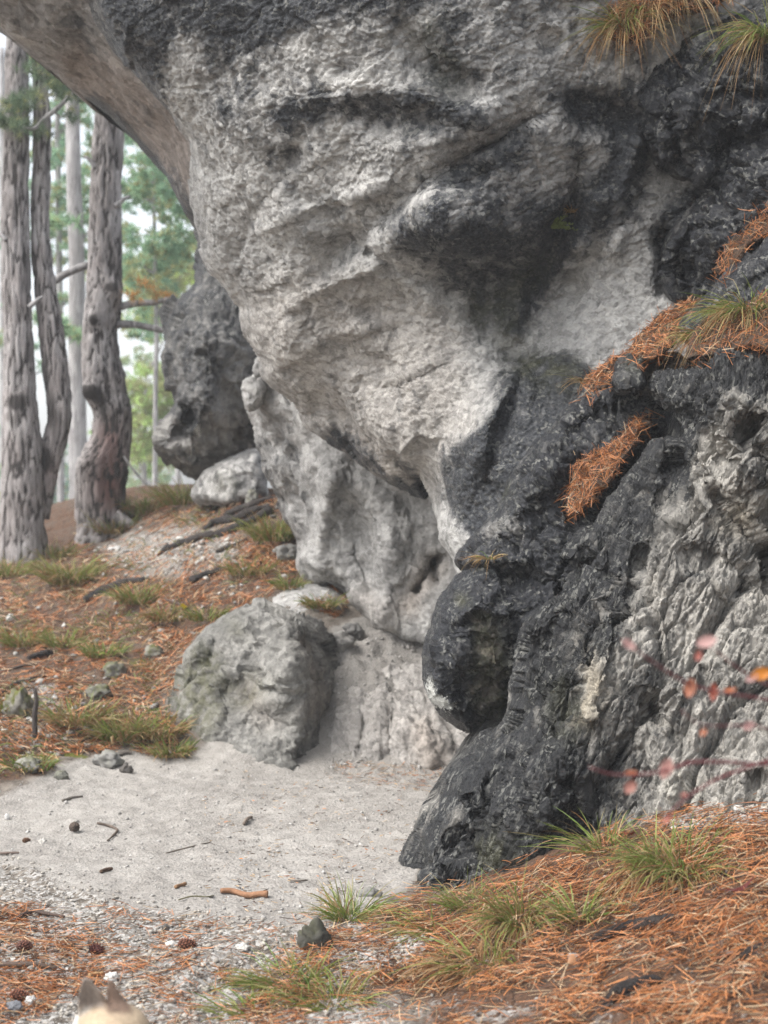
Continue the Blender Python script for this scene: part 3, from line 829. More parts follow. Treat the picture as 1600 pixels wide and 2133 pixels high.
NOSE = [(878, 1405), (884, 1350), (905, 1285), (928, 1222), (960, 1185), (1010, 1165), (1075, 1160), (1140, 1175), (1200, 1260), (1180, 1420), (1100, 1500), (1030, 1532), (985, 1532), (940, 1512), (900, 1482), (880, 1445)]
rock('nose_rock', NOSE, [(890, 1400, 6.9), (930, 1240, 6.95), (1000, 1175, 7.0), (1080, 1200, 6.75), (940, 1380, 6.62), (1010, 1330, 6.68), (1030, 1430, 6.75), (960, 1500, 6.8), (1020, 1530, 7.0), (1150, 1250, 6.6), (1150, 1420, 6.8), (1000, 1230, 6.7)],
    M_DARK, roll=40, rolld=.32, step=2.3, thick=.8, jitter=7,
    strokes=[('l', [(940, 1290), (990, 1260), (1050, 1280)], 20, -.08), ('p', [(970, 1300), (1040, 1300), (1045, 1420), (990, 1440), (960, 1380)], 30, .05), ('l', [(890, 1440), (930, 1480)], 25, -.05)],
    noise=[('fbm', 2.5, .06), ('facet', 3.2, .06), ('facet', 9, .026), ('facet', 24, .014), ('crack', 5, .02), ('fbm', 30, .01), ('facet', 55, .005)],
    stain_shade=[('p', [(965, 1300), (1045, 1300), (1055, 1480), (1000, 1520), (960, 1400)], 30, -.5)], base_stain=1.2, green=[('p', [(985, 1290), (1050, 1310), (1060, 1480), (1000, 1520), (990, 1420)], 18, .6), ('l', [(1000, 1175), (1040, 1165)], 16, .6), ('l', [(960, 1250)], 14, .5)],
    lichen=[('l', [(890, 1415), (895, 1460)], 16, .6), ('l', [(915, 1465), (950, 1475)], 14, .55), ('l', [(900, 1440), (930, 1490)], 24, .35), ('l', [(1060, 1260), (1090, 1290)], 20, .25)],
    warm=[('l', [(1010, 1330), (1010, 1430)], 50, 1.0)], label='black crusted nose of rock jutting over the sandy path', cat='rock')

BLOCK = [(948, 1172), (985, 1110), (1030, 1050), (1052, 1000), (1085, 950), (1130, 905), (1180, 835), (1235, 795), (1300, 770), (1400, 790), (1460, 950), (1400, 1150), (1250, 1240), (1120, 1240), (1020, 1200)]
rock('mid_outcrop', BLOCK, [(960, 1165, 7.1), (1050, 1020, 7.0), (1100, 1100, 6.75), (1130, 950, 6.85), (1200, 900, 6.8), (1240, 800, 6.95), (1330, 850, 6.7), (1250, 1000, 6.6), (1200, 1080, 6.6), (1030, 1180, 6.85), (1400, 1000, 6.5), (1250, 1220, 6.5)],
    M_DARK, roll=36, rolld=.3, step=2.5, thick=.8, jitter=8,
    strokes=[('s', [(1000, 1130), (1060, 1060), (1110, 990), (1150, 930)], 9, 40, -.1), ('l', [(1190, 900), (1250, 860), (1320, 850)], 14, .08), ('l', [(1080, 1060), (1160, 980)], 26, -.06), ('l', [(1000, 1165), (1080, 1165)], 18, -.08),
             ('l', [(1180, 1000), (1200, 1080)], 14, .08)],
    noise=[('fbm', 2.4, .06), ('facet', 5, .06), ('facet', 12, .028), ('fbm', 18, .014), ('facet', 36, .011), ('facet', 70, .005), ('crack', 7, .03)],
    base_stain=1.08, stain_shade=[('l', [(1020, 1100), (1060, 1090), (1090, 1120)], 18, -.5)], green=[('l', [(1040, 1020)], 25, .3)], lichen=[('l', [(1060, 1030), (1030, 1130), (1060, 1110)], 24, .3)],
    label='blue black broken rock below the needle ledges, behind the front outcrop', cat='rock')

UPPER = [(1332, 262), (1318, 205), (1350, 140), (1392, 95), (1460, 62), (1530, 25), (1600, -20), (1760, -80), (1760, 640), (1560, 640), (1480, 640), (1400, 625), (1376, 560), (1392, 500), (1425, 440), (1460, 390),
         (1420, 370), (1370, 340)]
rock('upper_outcrop', UPPER, [(1330, 250, 7.1), (1400, 110, 7.1), (1600, 0, 7.0), (1500, 150, 6.75), (1400, 250, 6.85), (1500, 330, 6.95), (1560, 280, 6.85), (1400, 560, 7.15), (1480, 480, 6.85), (1600, 330, 6.7), (1700, 200, 6.5), (1700, 600, 6.6), (1550, 560, 6.8), (1440, 380, 7.05)],
    M_DARK, roll=36, rolld=.3, step=2.6, thick=.9, jitter=8,
    strokes=[('s', [(1580, 270), (1530, 300), (1490, 350), (1440, 430), (1400, 520)], 12, 50, -.14), ('l', [(1500, 320), (1525, 285)], 16, .16), ('l', [(1420, 150), (1400, 250), (1420, 330)], 16, .07), ('l', [(1460, 100), (1560, 90)], 22, -.06),
             ('l', [(1450, 470), (1430, 560)], 30, .07)],
    noise=[('fbm', 2.4, .07), ('facet', 4.5, .07), ('facet', 12, .03), ('fbm', 18, .014), ('facet', 36, .011), ('facet', 70, .005), ('crack', 5, .03)],
    base_stain=1.1, stain_shade=[('l', [(1440, 90), (1470, 75)], 20, -.5), ('l', [(1330, 300), (1420, 360)], 20, -.3)], green=[('l', [(1340, 330)], 14, .3)], lichen=[('l', [(1465, 68), (1480, 75)], 9, .7), ('l', [(1340, 320), (1350, 360)], 14, .35)],
    label='black upper outcrop at the right, under the hanging grass tufts', cat='rock')

SLAB = [(1412, 696), (1418, 655), (1470, 612), (1512, 568), (1560, 520), (1610, 478), (1760, 420), (1760, 700), (1600, 660), (1500, 690), (1450, 720)]
rock('slab', SLAB, [(1420, 680, 6.55), (1480, 620, 6.6), (1560, 540, 6.55), (1610, 490, 6.55), (1500, 670, 6.4), (1600, 600, 6.35), (1740, 450, 6.4), (1740, 680, 6.2)],
    M_DARK, roll=24, rolld=.16, step=2.5, thick=.4, jitter=6, strokes=[('s', [(1450, 690), (1520, 620), (1600, 560)], 8, 30, .06), ('l', [(1500, 560), (1480, 620)], 8, .04)],
    noise=[('fbm', 2.5, .04), ('facet', 5, .04), ('facet', 14, .018), ('fbm', 20, .012), ('facet', 45, .006)], base_stain=1.0, lichen=[('l', [(1545, 520), (1560, 545)], 10, .4)],
    label='slanting blue grey slab between two needle covered ledges', cat='rock')

FRONT = [(858, 1842), (856, 1790), (868, 1735), (892, 1690), (925, 1655), (945, 1615), (985, 1580), (1012, 1540), (1044, 1500), (1052, 1430), (1056, 1350), (1078, 1290), (1120, 1245), (1092, 1205), (1108, 1172), (1150, 1140), (1195, 1095), (1240, 1045), (1290, 985),
         (1330, 930), (1372, 885), (1352, 850), (1330, 800), (1348, 762), (1400, 736), (1480, 716), (1600, 690), (1800, 660), (1800, 1900), (1500, 1900), (1250, 1880), (1100, 1900), (980, 1920), (890, 1900)]
rock('front_outcrop', FRONT, [(870, 1800, 6.05), (920, 1680, 6.15), (1040, 1520, 6.25), (1070, 1350, 6.35), (1110, 1210, 6.5), (1200, 1120, 6.35), (1340, 930, 6.35), (1350, 800, 6.4), (1480, 740, 6.15), (1620, 700, 6.05), (1780, 680, 5.9),
        (1000, 1750, 5.85), (1100, 1600, 5.8), (1150, 1400, 5.95), (1200, 1250, 6.1), (1350, 1100, 5.98), (1450, 900, 5.9), (1600, 850, 5.8), (1600, 1100, 5.85), (1550, 1000, 5.8), (1400, 1400, 5.7), (1600, 1400, 5.6), (1780, 1200, 5.5),
        (1300, 1650, 5.6), (1600, 1650, 5.35), (1780, 1700, 5.2), (1100, 1850, 5.6), (900, 1880, 5.9), (1300, 1850, 5.4), (1600, 1850, 5.2)],
    M_FRONT, roll=50, rolld=.42, step=2.3, thick=1.0, jitter=13,
    strokes=[('p', [(1095, 1190), (1130, 1165), (1200, 1170), (1245, 1180), (1215, 1215), (1180, 1240), (1120, 1245)], 10, .22),     # dark pocket
             ('l', [(1100, 1180), (1160, 1140), (1240, 1130), (1250, 1170)], 12, -.06),
             ('s', [(1330, 960), (1280, 1040), (1200, 1120)], 9, 34, -.08),
             ('l', [(1070, 1420), (1080, 1330), (1140, 1270), (1200, 1230)], 24, -.1), ('l', [(1150, 1310), (1130, 1380)], 20, .05),
             ('l', [(1390, 900), (1400, 960), (1380, 1040)], 14, .1), ('l', [(1500, 1040), (1560, 1130), (1610, 1200)], 16, .12), ('l', [(1440, 1160), (1520, 1180), (1600, 1230)], 22, .07),
             ('l', [(1480, 800), (1560, 830), (1620, 860)], 40, -.09), ('l', [(1420, 870), (1500, 950)], 26, .09), ('l', [(1560, 900), (1600, 960)], 30, .1),
             ('l', [(1240, 1320), (1200, 1450), (1140, 1560)], 20, .05), ('l', [(1300, 1200), (1260, 1340), (1230, 1480)], 24, -.05), ('l', [(1330, 1150), (1290, 1290)], 12, .07),
             ('l', [(1090, 1480), (1060, 1540)], 40, -.10), ('l', [(985, 1640), (960, 1700)], 46, -.13), ('l', [(900, 1780), (910, 1830)], 40, -.12), ('l', [(1060, 1640), (1020, 1760), (1010, 1840)], 26, .09), ('l', [(930, 1745), (960, 1780)], 16, .07), ('l', [(1150, 1560), (1130, 1700)], 40, -.08), ('l', [(1190, 1640), (1180, 1780)], 22, .08), ('l', [(1020, 1620), (1000, 1700)], 14, .06), ('l', [(1340, 1460), (1370, 1490)], 18, .07), ('l', [(1550, 1600), (1600, 1590)], 26, -.08)],
    noise=[('fbm', 1.8, .06), ('facet', 2.4, .11, TILT), ('crack', 2.4, .05, TILT), ('facet', 6, .03, TILT), ('facet', 16, .013, TILT), ('facet', 34, .010, TILT), ('facet', 66, .007, TILT), ('fbm', 30, .008), ('crack', 11, .022, TILT), ('crack', 26, .008, TILT)], blur=1.5,
    stain_shade=[('p', [(840, 1860), (870, 1720), (1000, 1540), (1050, 1480), (1050, 1330), (1100, 1180), (1200, 1080), (1330, 920), (1330, 800), (1420, 720), (1800, 660), (1800, 760), (1600, 790), (1500, 820), (1450, 920), (1390, 1000), (1330, 1100),
                  (1290, 1230), (1250, 1330), (1210, 1450), (1230, 1580), (1220, 1720), (1000, 1900)], 30, 1.08),
           ('l', [(1340, 1080), (1310, 1200), (1270, 1340)], 22, .35), ('l', [(1300, 1450), (1280, 1560), (1300, 1680)], 34, .5), ('l', [(1400, 900), (1400, 1000)], 26, .35), ('l', [(1560, 850), (1600, 900)], 40, .5), ('l', [(1590, 1000)], 30, .3),
           ('l', [(1090, 1200), (1200, 1190)], 22, .5), ('l', [(1210, 1340), (1240, 1430), (1210, 1500)], 28, -.45), ('l', [(1150, 1340), (1180, 1300)], 12, -.25), ('l', [(1230, 1180), (1290, 1150)], 30, -.35),
           ('l', [(940, 1720), (1000, 1730)], 30, -.25), ('l', [(1020, 1770), (1080, 1700)], 30, -.2), ('l', [(1340, 970), (1340, 930)], 10, -.4), ('l', [(1380, 1320), (1350, 1420)], 20, .35), ('l', [(1450, 1180), (1500, 1130)], 16, .4)],
    warm=[('l', [(1210, 1340), (1240, 1430), (1210, 1500)], 30, .6), ('l', [(1540, 1080)], 40, .5)], green=[('l', [(1150, 1440), (1180, 1500)], 40, .4), ('l', [(1050, 1780), (1100, 1830)], 40, .5), ('l', [(1420, 1640)], 40, .3)],
    lichen=[('l', [(1230, 1430), (1215, 1490)], 12, .3), ('l', [(1440, 820)], 14, .3)], base_stain=.2,
    label='rugged front outcrop, black crusted at left and shattered pale grey at right', cat='outcrop')
rock('ledge_stone', [(1275, 790), (1285, 755), (1310, 738), (1338, 742), (1346, 775), (1335, 810), (1305, 822), (1282, 815)], [(1280, 790, 6.55), (1310, 742, 6.6), (1340, 770, 6.5), (1310, 790, 6.42), (1300, 818, 6.5)],
    M_DARK, roll=10, rolld=.06, step=2.3, thick=.15, jitter=10, noise=[('fbm', 4, .03), ('facet', 4, .06), ('facet', 12, .03), ('facet', 30, .01)], base_stain=.95, green=[('l', [(1320, 760)], 26, .4)],
    label='small grey green stone at the foot of the long needle ledge', cat='stone')

# ------------------------------------------------------------------ rays onto the rocks
_V = np.concatenate(ROCK_V)
_Fc = []
for f in ROCK_F:
    _Fc.extend(f.tolist())
BVH = BVHTree.FromPolygons(_V.tolist(), _Fc)
del _Fc
EYE = Vector((0, 0, CZ))
def rock_hit(px, py):
    v = Vector(at(px, py, 1.0)) - EYE
    h, n, _, _ = BVH.ray_cast(EYE, v.normalized(), 60)
    return (np.array(h), np.array(n)) if h is not None else (None, None)

# ------------------------------------------------------------------ ribbons, tubes, stones
def ribbons(paths, widths, cols, rng, flat=None):
    """many narrow blades in one mesh. paths (n,k,3), widths (n,k), cols (n,3) or (n,k,3)"""
    n, k, _ = paths.shape
    T = np.gradient(paths, axis=1)
    T /= np.linalg.norm(T, axis=2)[..., None] + 1e-9
    R = rng.normal(size=(n, 1, 3)) if flat is None else flat
    S = np.cross(T, np.broadcast_to(R, T.shape))
    S /= np.linalg.norm(S, axis=2)[..., None] + 1e-9
    A = paths + S * widths[..., None] * .5
    B = paths - S * widths[..., None] * .5
    V = np.stack([A, B], 2).reshape(-1, 3)
    base = (np.arange(n) * k * 2)[:, None]
    j = np.arange(k - 1)[None] * 2
    Q = np.stack([base + j, base + j + 1, base + j + 3, base + j + 2], -1).reshape(-1, 4)
    C = cols if cols.ndim == 3 else np.repeat(cols[:, None], k, 1)
    C = np.repeat(C[:, :, None], 2, 2).reshape(-1, 3)
    return V, Q, np.concatenate([C, np.ones((len(C), 1))], 1)

def tube_arrays(pts, rad, seg=10, bump=0.0, bscale=10.0, stretch=(1, 1, 1), caps=True):
    P = np.asarray(pts, float); rad = np.asarray(rad, float)
    n = len(P)
    T = np.gradient(P, axis=0); T /= np.linalg.norm(T, axis=1)[:, None] + 1e-9
    u = np.cross(T[0], [.3, .9, .2]); u /= np.linalg.norm(u)
    U = []
    for i in range(n):
        u = u - T[i] * (u @ T[i]); u /= np.linalg.norm(u) + 1e-9
        U.append(u)
    U = np.array(U); W = np.cross(T, U)
    a = np.arange(seg) / seg * 2 * np.pi
    D = U[:, None] * np.cos(a)[None, :, None] + W[:, None] * np.sin(a)[None, :, None]
    V = (P[:, None] + D * rad[:, None, None]).reshape(-1, 3)
    nz = np.zeros(len(V))
    if bump:
        nz = bump(V, D.reshape(-1, 3)) if callable(bump) else bump * fbm(V * bscale * np.array(stretch), 4)
        V = V + D.reshape(-1, 3) * nz[:, None]
    i = np.arange(n - 1)[:, None] * seg; j = np.arange(seg)[None]; j2 = (j + 1) % seg
    Q = np.stack([i + j, i + j2, i + seg + j2, i + seg + j], -1).reshape(-1, 4)
    faces = [Q]
    if caps:
        V = np.concatenate([V, P[:1], P[-1:]])
        c0 = n * seg
        jj = np.arange(seg); jn = (jj + 1) % seg
        faces.append(np.concatenate([np.stack([jn, jj, np.full(seg, c0)], 1), np.stack([(n - 1) * seg + jj, (n - 1) * seg + jn, np.full(seg, c0 + 1)], 1)]))
        nz = np.concatenate([nz, [0, 0]])
    return V, faces, nz

def resample(pts, vals, n):
    P = catmull(pts, 8, False)
    v = np.interp(np.linspace(0, 1, len(P)), np.linspace(0, 1, len(vals)), vals)
    s = np.concatenate([[0], np.cumsum(np.linalg.norm(np.diff(P, axis=0), axis=1))])
    t = np.linspace(0, s[-1], n)
    return np.stack([np.interp(t, s, P[:, k]) for k in range(P.shape[1])], 1), np.interp(t, s, v)

def ico():
    t = (1 + 5 ** .5) / 2
    V = np.array([(-1, t, 0), (1, t, 0), (-1, -t, 0), (1, -t, 0), (0, -1, t), (0, 1, t), (0, -1, -t), (0, 1, -t), (t, 0, -1), (t, 0, 1), (-t, 0, -1), (-t, 0, 1)], float)
    Fi = [(0, 11, 5), (0, 5, 1), (0, 1, 7), (0, 7, 10), (0, 10, 11), (1, 5, 9), (5, 11, 4), (11, 10, 2), (10, 7, 6), (7, 1, 8), (3, 9, 4), (3, 4, 2), (3, 2, 6), (3, 6, 8), (3, 8, 9), (4, 9, 5), (2, 4, 11), (6, 2, 10), (8, 6, 7), (9, 8, 1)]
    return V / np.linalg.norm(V[0]), np.array(Fi)
def ico_sub(k):
    V, Fi = ico()
    for _ in range(k):
        mid = {}; V = list(map(np.array, V)); out = []
        def m(a, b):
            key = (min(a, b), max(a, b))
            if key not in mid:
                p = V[a] + V[b]; V.append(p / np.linalg.norm(p)); mid[key] = len(V) - 1
            return mid[key]
        for a, b, c in Fi:
            x, y, z = m(a, b), m(b, c), m(c, a)
            out += [(a, x, z), (b, y, x), (c, z, y), (x, y, z)]
        V = np.array(V); Fi = np.array(out)
    return V, Fi
ICO1, ICO3 = ico_sub(1), ico_sub(3)

# ------------------------------------------------------------------ loose gravel and needle litter (uncountable)
def sample_px(n, poly, rng, dens=None):
    P = np.asarray(poly, float)
    lo, hi = P.min(0), P.max(0)
    q = lo + rng.random((n * 3, 2)) * (hi - lo)
    q = q[inside(q, P)]
    if dens is not None:
        q = q[rng.random(len(q)) < dens(q)]
    return q[:n]

def patch_noise(q, s, lo, hi, seed=0.0):
    return smooth01(fbm(np.concatenate([q / s, np.full((len(q), 1), seed)], 1), 3), lo, hi)

def needle_colors(n, rng, dry=.2, dark=.15):
    t = rng.random((n, 1))
    c = np.array([.27, .085, .025]) * (1 - t) + np.array([.56, .235, .085]) * t
    k = rng.random(n)
    c[k < dry] = np.array([.46, .33, .2]) * (.7 + .5 * rng.random((int((k < dry).sum()), 1)))
    c[k > 1 - dark] = np.array([.06, .03, .018]) * (.6 + .8 * rng.random((int((k > 1 - dark).sum()), 1)))
    return c

def litter(n, poly, rng, length, width, lift, dens=None, dry=.2, dark=.24):
    q = sample_px(n, poly, rng, dens)
    B, ok = ground_hit(q[:, 0], q[:, 1])
    B = B[ok]; m = len(B)
    a = rng.random(m) * 2 * np.pi
    L = length * (.55 + .7 * rng.random(m))
    dirs = np.stack([np.cos(a), np.sin(a), np.zeros(m)], 1)
    e = .05
    gxs = (ground_z(B[:, 0] + e, B[:, 1]) - ground_z(B[:, 0] - e, B[:, 1])) / (2 * e)
    gys = (ground_z(B[:, 0], B[:, 1] + e) - ground_z(B[:, 0], B[:, 1] - e)) / (2 * e)
    dirs[:, 2] = dirs[:, 0] * gxs + dirs[:, 1] * gys + rng.normal(size=m) * .16
    bend = rng.normal(size=(m, 3)) * .12
    t = np.linspace(-.5, .5, 4)
    paths = B[:, None] + dirs[:, None] * (t[None, :, None] * L[:, None, None]) + bend[:, None] * ((.25 - t ** 2)[None, :, None] * L[:, None, None])
    paths[:, :, 2] += (lift * rng.random(m) ** 1.5 + .003)[:, None]
    W = width * (.7 + .6 * rng.random(m))[:, None] * np.array([.8, 1, 1, .6])[None]
    return ribbons(paths, W, needle_colors(m, rng, dry, dark), rng)

def join(parts):
    V, Q, C, o = [], [], [], 0
    for v, q, c in parts:
        V.append(v); Q.append(q + o); C.append(c); o += len(v)
    return np.concatenate(V), np.concatenate(Q), np.concatenate(C)

MOUND = [(430, 2180), (520, 2090), (600, 2000), (640, 1960), (760, 1905), (860, 1850), (1000, 1860), (1150, 1800), (1280, 1730), (1420, 1690), (1640, 1660), (1950, 1640), (1950, 2200)]
v, q, c = join([
    litter(16000, MOUND, RNG, .085, .0021, .03, lambda q: np.clip(.10 + patch_noise(q, 90, -.15, .3) - .75 * smooth01(q[:, 1] + (q[:, 0] - 700) * -.10, 2060, 2140), .06, 1)),
    litter(4600, [(760, 1905), (860, 1850), (1150, 1800), (1280, 1730), (1640, 1660), (1900, 1650), (1900, 2060), (1250, 2030), (900, 1990)], RNG, .085, .0021, .045),
    litter(3600, [(-60, 1870), (120, 1890), (230, 1970), (330, 2010), (160, 2080), (-60, 2180)], RNG, .08, .0021, .015, lambda q: .2 + .8 * patch_noise(q, 70, -.1, .3, 5)),
    litter(900, [(420, 1600), (1000, 1615), (860, 1800), (640, 1930), (430, 1880)], RNG, .022, .0032, .004, lambda q: .15 + .85 * patch_noise(q, 60, -.1, .35, 31), .5, .4),
    litter(500, [(690, 1585), (1000, 1600), (960, 1660), (700, 1625)], RNG, .05, .0025, .006, None, .4, .3),
    litter(2400, [(180, 1880), (560, 1920), (760, 1890), (620, 2160), (200, 2160)], RNG, .07, .002, .01, lambda q: .15 + .85 * patch_noise(q, 80, .0, .35, 9))])
tag(build('needle_litter', v, [q], M_NEEDLE, attrs={'col': c}), 'loose orange pine needles strewn over the near ground', 'pine needles', None, 'stuff')
SLOPE = [(-460, 1230), (-60, 1190), (120, 1150), (260, 1060), (420, 1030), (560, 1000), (620, 1200), (560, 1250), (400, 1335), (350, 1480), (380, 1570), (150, 1570), (-60, 1640), (-460, 1660)]
v, q, c = join([litter(19000, SLOPE, RNG, .09, .0045, .03, lambda q: np.clip(.12 + patch_noise(q, 60, -.25, .3, 2) * (1 - .75 * np.exp(-(((q[:, 0] - 350) / 150) ** 2 + ((q[:, 1] - 1150) / 45) ** 2))), 0, 1), .3, .1),
                litter(700, [(690, 1220), (725, 1260), (700, 1290), (650, 1265)], RNG, .07, .003, .03)])
tag(build('slope_needle_litter', v, [q], M_NEEDLE, attrs={'col': c}), 'rust brown pine needles covering the bank below the pines', 'pine needles', None, 'stuff')

def pebbles(n, poly, rng, r0, r1, dens=None, c0=(.2, .19, .175), c1=(.55, .53, .49)):
    q = sample_px(n, poly, rng, dens)
    B, ok = ground_hit(q[:, 0], q[:, 1]); B = B[ok]; m = len(B)
    iv, fi = ico()
    r = r0 + (r1 - r0) * rng.random(m) ** 3
    S = r[:, None, None] * (.6 + .7 * rng.random((m, 1, 3))) * np.array([1, 1, .7])
    J = iv[None] * (1 + .35 * rng.normal(size=(m, 12, 1))) * S
    a = rng.random(m) * 6.28; ca, sa = np.cos(a)[:, None], np.sin(a)[:, None]
    J = np.stack([J[..., 0] * ca - J[..., 1] * sa, J[..., 0] * sa + J[..., 1] * ca, J[..., 2]], -1)
    V = (J + B[:, None] + np.array([0, 0, .25]) * r[:, None, None]).reshape(-1, 3)
    Fi = (fi[None] + (np.arange(m) * 12)[:, None, None]).reshape(-1, 3)
    t = rng.random((m, 1)) ** 1.3
    c = np.array(c0) * (1 - t) + np.array(c1) * t
    c = np.repeat(np.concatenate([c, np.ones((m, 1))], 1), 12, 0)
    return V, Fi, c
NEARG = [(-40, 1760), (330, 1880), (640, 1930), (760, 1890), (900, 1880), (900, 2000), (760, 2060), (900, 2170), (-40, 2170)]
v, q, c = join([pebbles(5200, NEARG, RNG, .002, .0105, None, (.25, .225, .195), (.45, .42, .37)),
                pebbles(1000, [(-20, 1640), (300, 1570), (950, 1610), (850, 1830), (640, 1930), (330, 1880), (-20, 1760)], RNG, .0025, .010, None, (.30, .285, .265), (.5, .485, .46)),
                pebbles(700, [(700, 1300), (900, 1340), (1000, 1600), (690, 1600)], RNG, .003, .016, None, (.33, .31, .285), (.5, .48, .45)),
                pebbles(3200, SLOPE, RNG, .004, .03, lambda q: np.clip(.12 + np.exp(-(((q[:, 0] - 350) / 150) ** 2 + ((q[:, 1] - 1150) / 40) ** 2)) + .7 * np.exp(-(((q[:, 0] - 90) / 120) ** 2 + ((q[:, 1] - 1500) / 60) ** 2)), 0, 1)),
                pebbles(1200, [(1330, 1640), (1640, 1600), (1640, 1720), (1400, 1730)], RNG, .004, .018),
                pebbles(1100, MOUND, RNG, .003, .010, None, (.16, .145, .125), (.40, .37, .33))])
tag(build('gravel', v, [q], M_STONE, attrs={'col': c}, smooth=False), 'loose pale limestone gravel scattered over the path', 'gravel', None, 'stuff')

# ------------------------------------------------------------------ needle heaps on the ledges
def heap(poly, depth, n, label, droop=.5, length=.085, seed=0):
    n = int(n * .85)
    rng = np.random.default_rng(100 + seed)
    o = rock('needle_heap', poly, depth, M_LITTER, roll=9, rolld=.05, step=3, thick=.12, noise=[('fbm', 5, .035), ('facet', 12, .03), ('facet', 26, .02)], collide=True, shrink=.2, jitter=22)
    global BVH
    me = o.data
    W = np.zeros(len(me.vertices) * 3, np.float32); me.vertices.foreach_get('co', W)
    W = W.reshape(-1, 3) + np.array(o.location)
    bt = BVHTree.FromPolygons(W.tolist(), [list(p.vertices) for p in me.polygons])
    pts, nor = [], []
    for x, y in sample_px(n, catmull(poly, 3), rng):
        h, nn, _, _ = bt.ray_cast(EYE, (Vector(at(x, y, 1.0)) - EYE).normalized(), 60)
        if h is not None:
            pts.append(h[:]); nor.append(nn[:])
    cp = catmull(poly, 3); mid_ = cp.mean(0)
    for x, y in sample_px(n // 3, mid_ + (cp - mid_) * np.array([1.18, 1.18]) + np.array([-6, 10]), rng):
        h, nn = rock_hit(x, y)
        if h is not None and nn[2] > -.1:
            pts.append(h); nor.append(nn)
    B = np.array(pts); Nn = np.array(nor); m = len(B)
    d = rng.normal(size=(m, 3))
    d -= Nn * (d * Nn).sum(1)[:, None] * .62
    d /= np.linalg.norm(d, axis=1)[:, None]
    L = length * (.6 + .6 * rng.random(m))
    t = np.linspace(-.5, .5, 4)
    paths = B[:, None] + Nn[:, None] * (.001 + .018 * rng.random((m, 1, 1)) ** 1.5) + d[:, None] * (t[None, :, None] * L[:, None, None])
    paths += (rng.normal(size=(m, 1, 3)) * .1 - np.array([0, 0, droop * .25])) * (t ** 2)[None, :, None] * L[:, None, None]
    W = .0026 * (.7 + .6 * rng.random(m))[:, None] * np.array([.8, 1, 1, .6])[None]
    cc = needle_colors(m, rng, .12, .14) * .92
    v, q, c = ribbons(paths, W, cc, rng)
    nd = build('needles', v, [q], M_NEEDLE, attrs={'col': c}, origin=np.array(o.location))
    nd.parent = o; nd.location = (0, 0, 0); nd['kind'] = 'stuff'
    tag(o, label, 'needle heap', 'heaps of dry pine needles on the rock ledges')
    return o
M_LITTER, _nt, _b = new_mat('needle_duff')
_g = NT(_nt)
_n = _g.noise(_g.n('ShaderNodeTexCoord').outputs['Object'], 45, 6, .7)
_g.put(_b.inputs['Base Color'], _g.mix(_g.ramp(_n, .3, .7), (.022, .016, .011), (.085, .05, .03)))
_g.put(_b.inputs['Normal'], _g.bump(_n, .8, .02)); _b.inputs['Roughness'].default_value = .8

heap([(1226, 806), (1240, 775), (1285, 742), (1330, 700), (1380, 655), (1450, 618), (1450, 640), (1420, 668), (1412, 700), (1390, 735), (1345, 752), (1300, 745), (1275, 780), (1262, 815)],
     [(1230, 800, 6.62), (1290, 745, 6.75), (1380, 660, 6.9), (1445, 625, 6.95), (1410, 700, 6.5), (1350, 745, 6.45), (1265, 810, 6.5)], 1500, 'long heap of orange needles above the small ledge stone', seed=1)
heap([(1188, 1075), (1190, 1020), (1200, 965), (1250, 935), (1300, 905), (1330, 868), (1356, 872), (1335, 905), (1300, 950), (1280, 990), (1240, 1035), (1215, 1060)],
     [(1190, 1060, 6.5), (1195, 980, 6.65), (1260, 930, 6.65), (1340, 870, 6.55), (1290, 970, 6.4), (1220, 1055, 6.42)], 1100, 'short orange needle heap caught behind the front outcrop crest', seed=2)
heap([(1492, 560), (1512, 520), (1545, 470), (1575, 420), (1600, 375), (1700, 330), (1700, 480), (1600, 490), (1565, 515), (1530, 560), (1500, 572)],
     [(1495, 560, 6.75), (1545, 475, 6.8), (1600, 380, 6.75), (1690, 340, 6.7), (1560, 515, 6.6), (1690, 470, 6.5)], 1100, 'orange needle heap at the right edge above the blue slab', seed=3)
heap([(1430, 740), (1450, 690), (1500, 655), (1560, 630), (1620, 600), (1760, 590), (1760, 740), (1600, 730), (1520, 735), (1470, 750)],
     [(1440, 730, 6.2), (1500, 665, 6.35), (1600, 620, 6.3), (1740, 600, 6.2), (1600, 720, 5.95), (1500, 740, 6.05), (1740, 730, 5.85)], 1100, 'needle mat under the yellow green grass on top of the front outcrop', seed=4)
heap([(1262, 70), (1270, 20), (1310, -20), (1360, -40), (1480, -50), (1540, -15), (1480, 10), (1400, 30), (1355, 70), (1310, 95)],
     [(1265, 60, 6.98), (1300, 0, 7.0), (1450, -40, 7.0), (1400, 30, 6.85), (1310, 90, 6.9), (1520, -15, 6.85)], 1100, 'brown needle heap between the grass tufts at the top', seed=5)

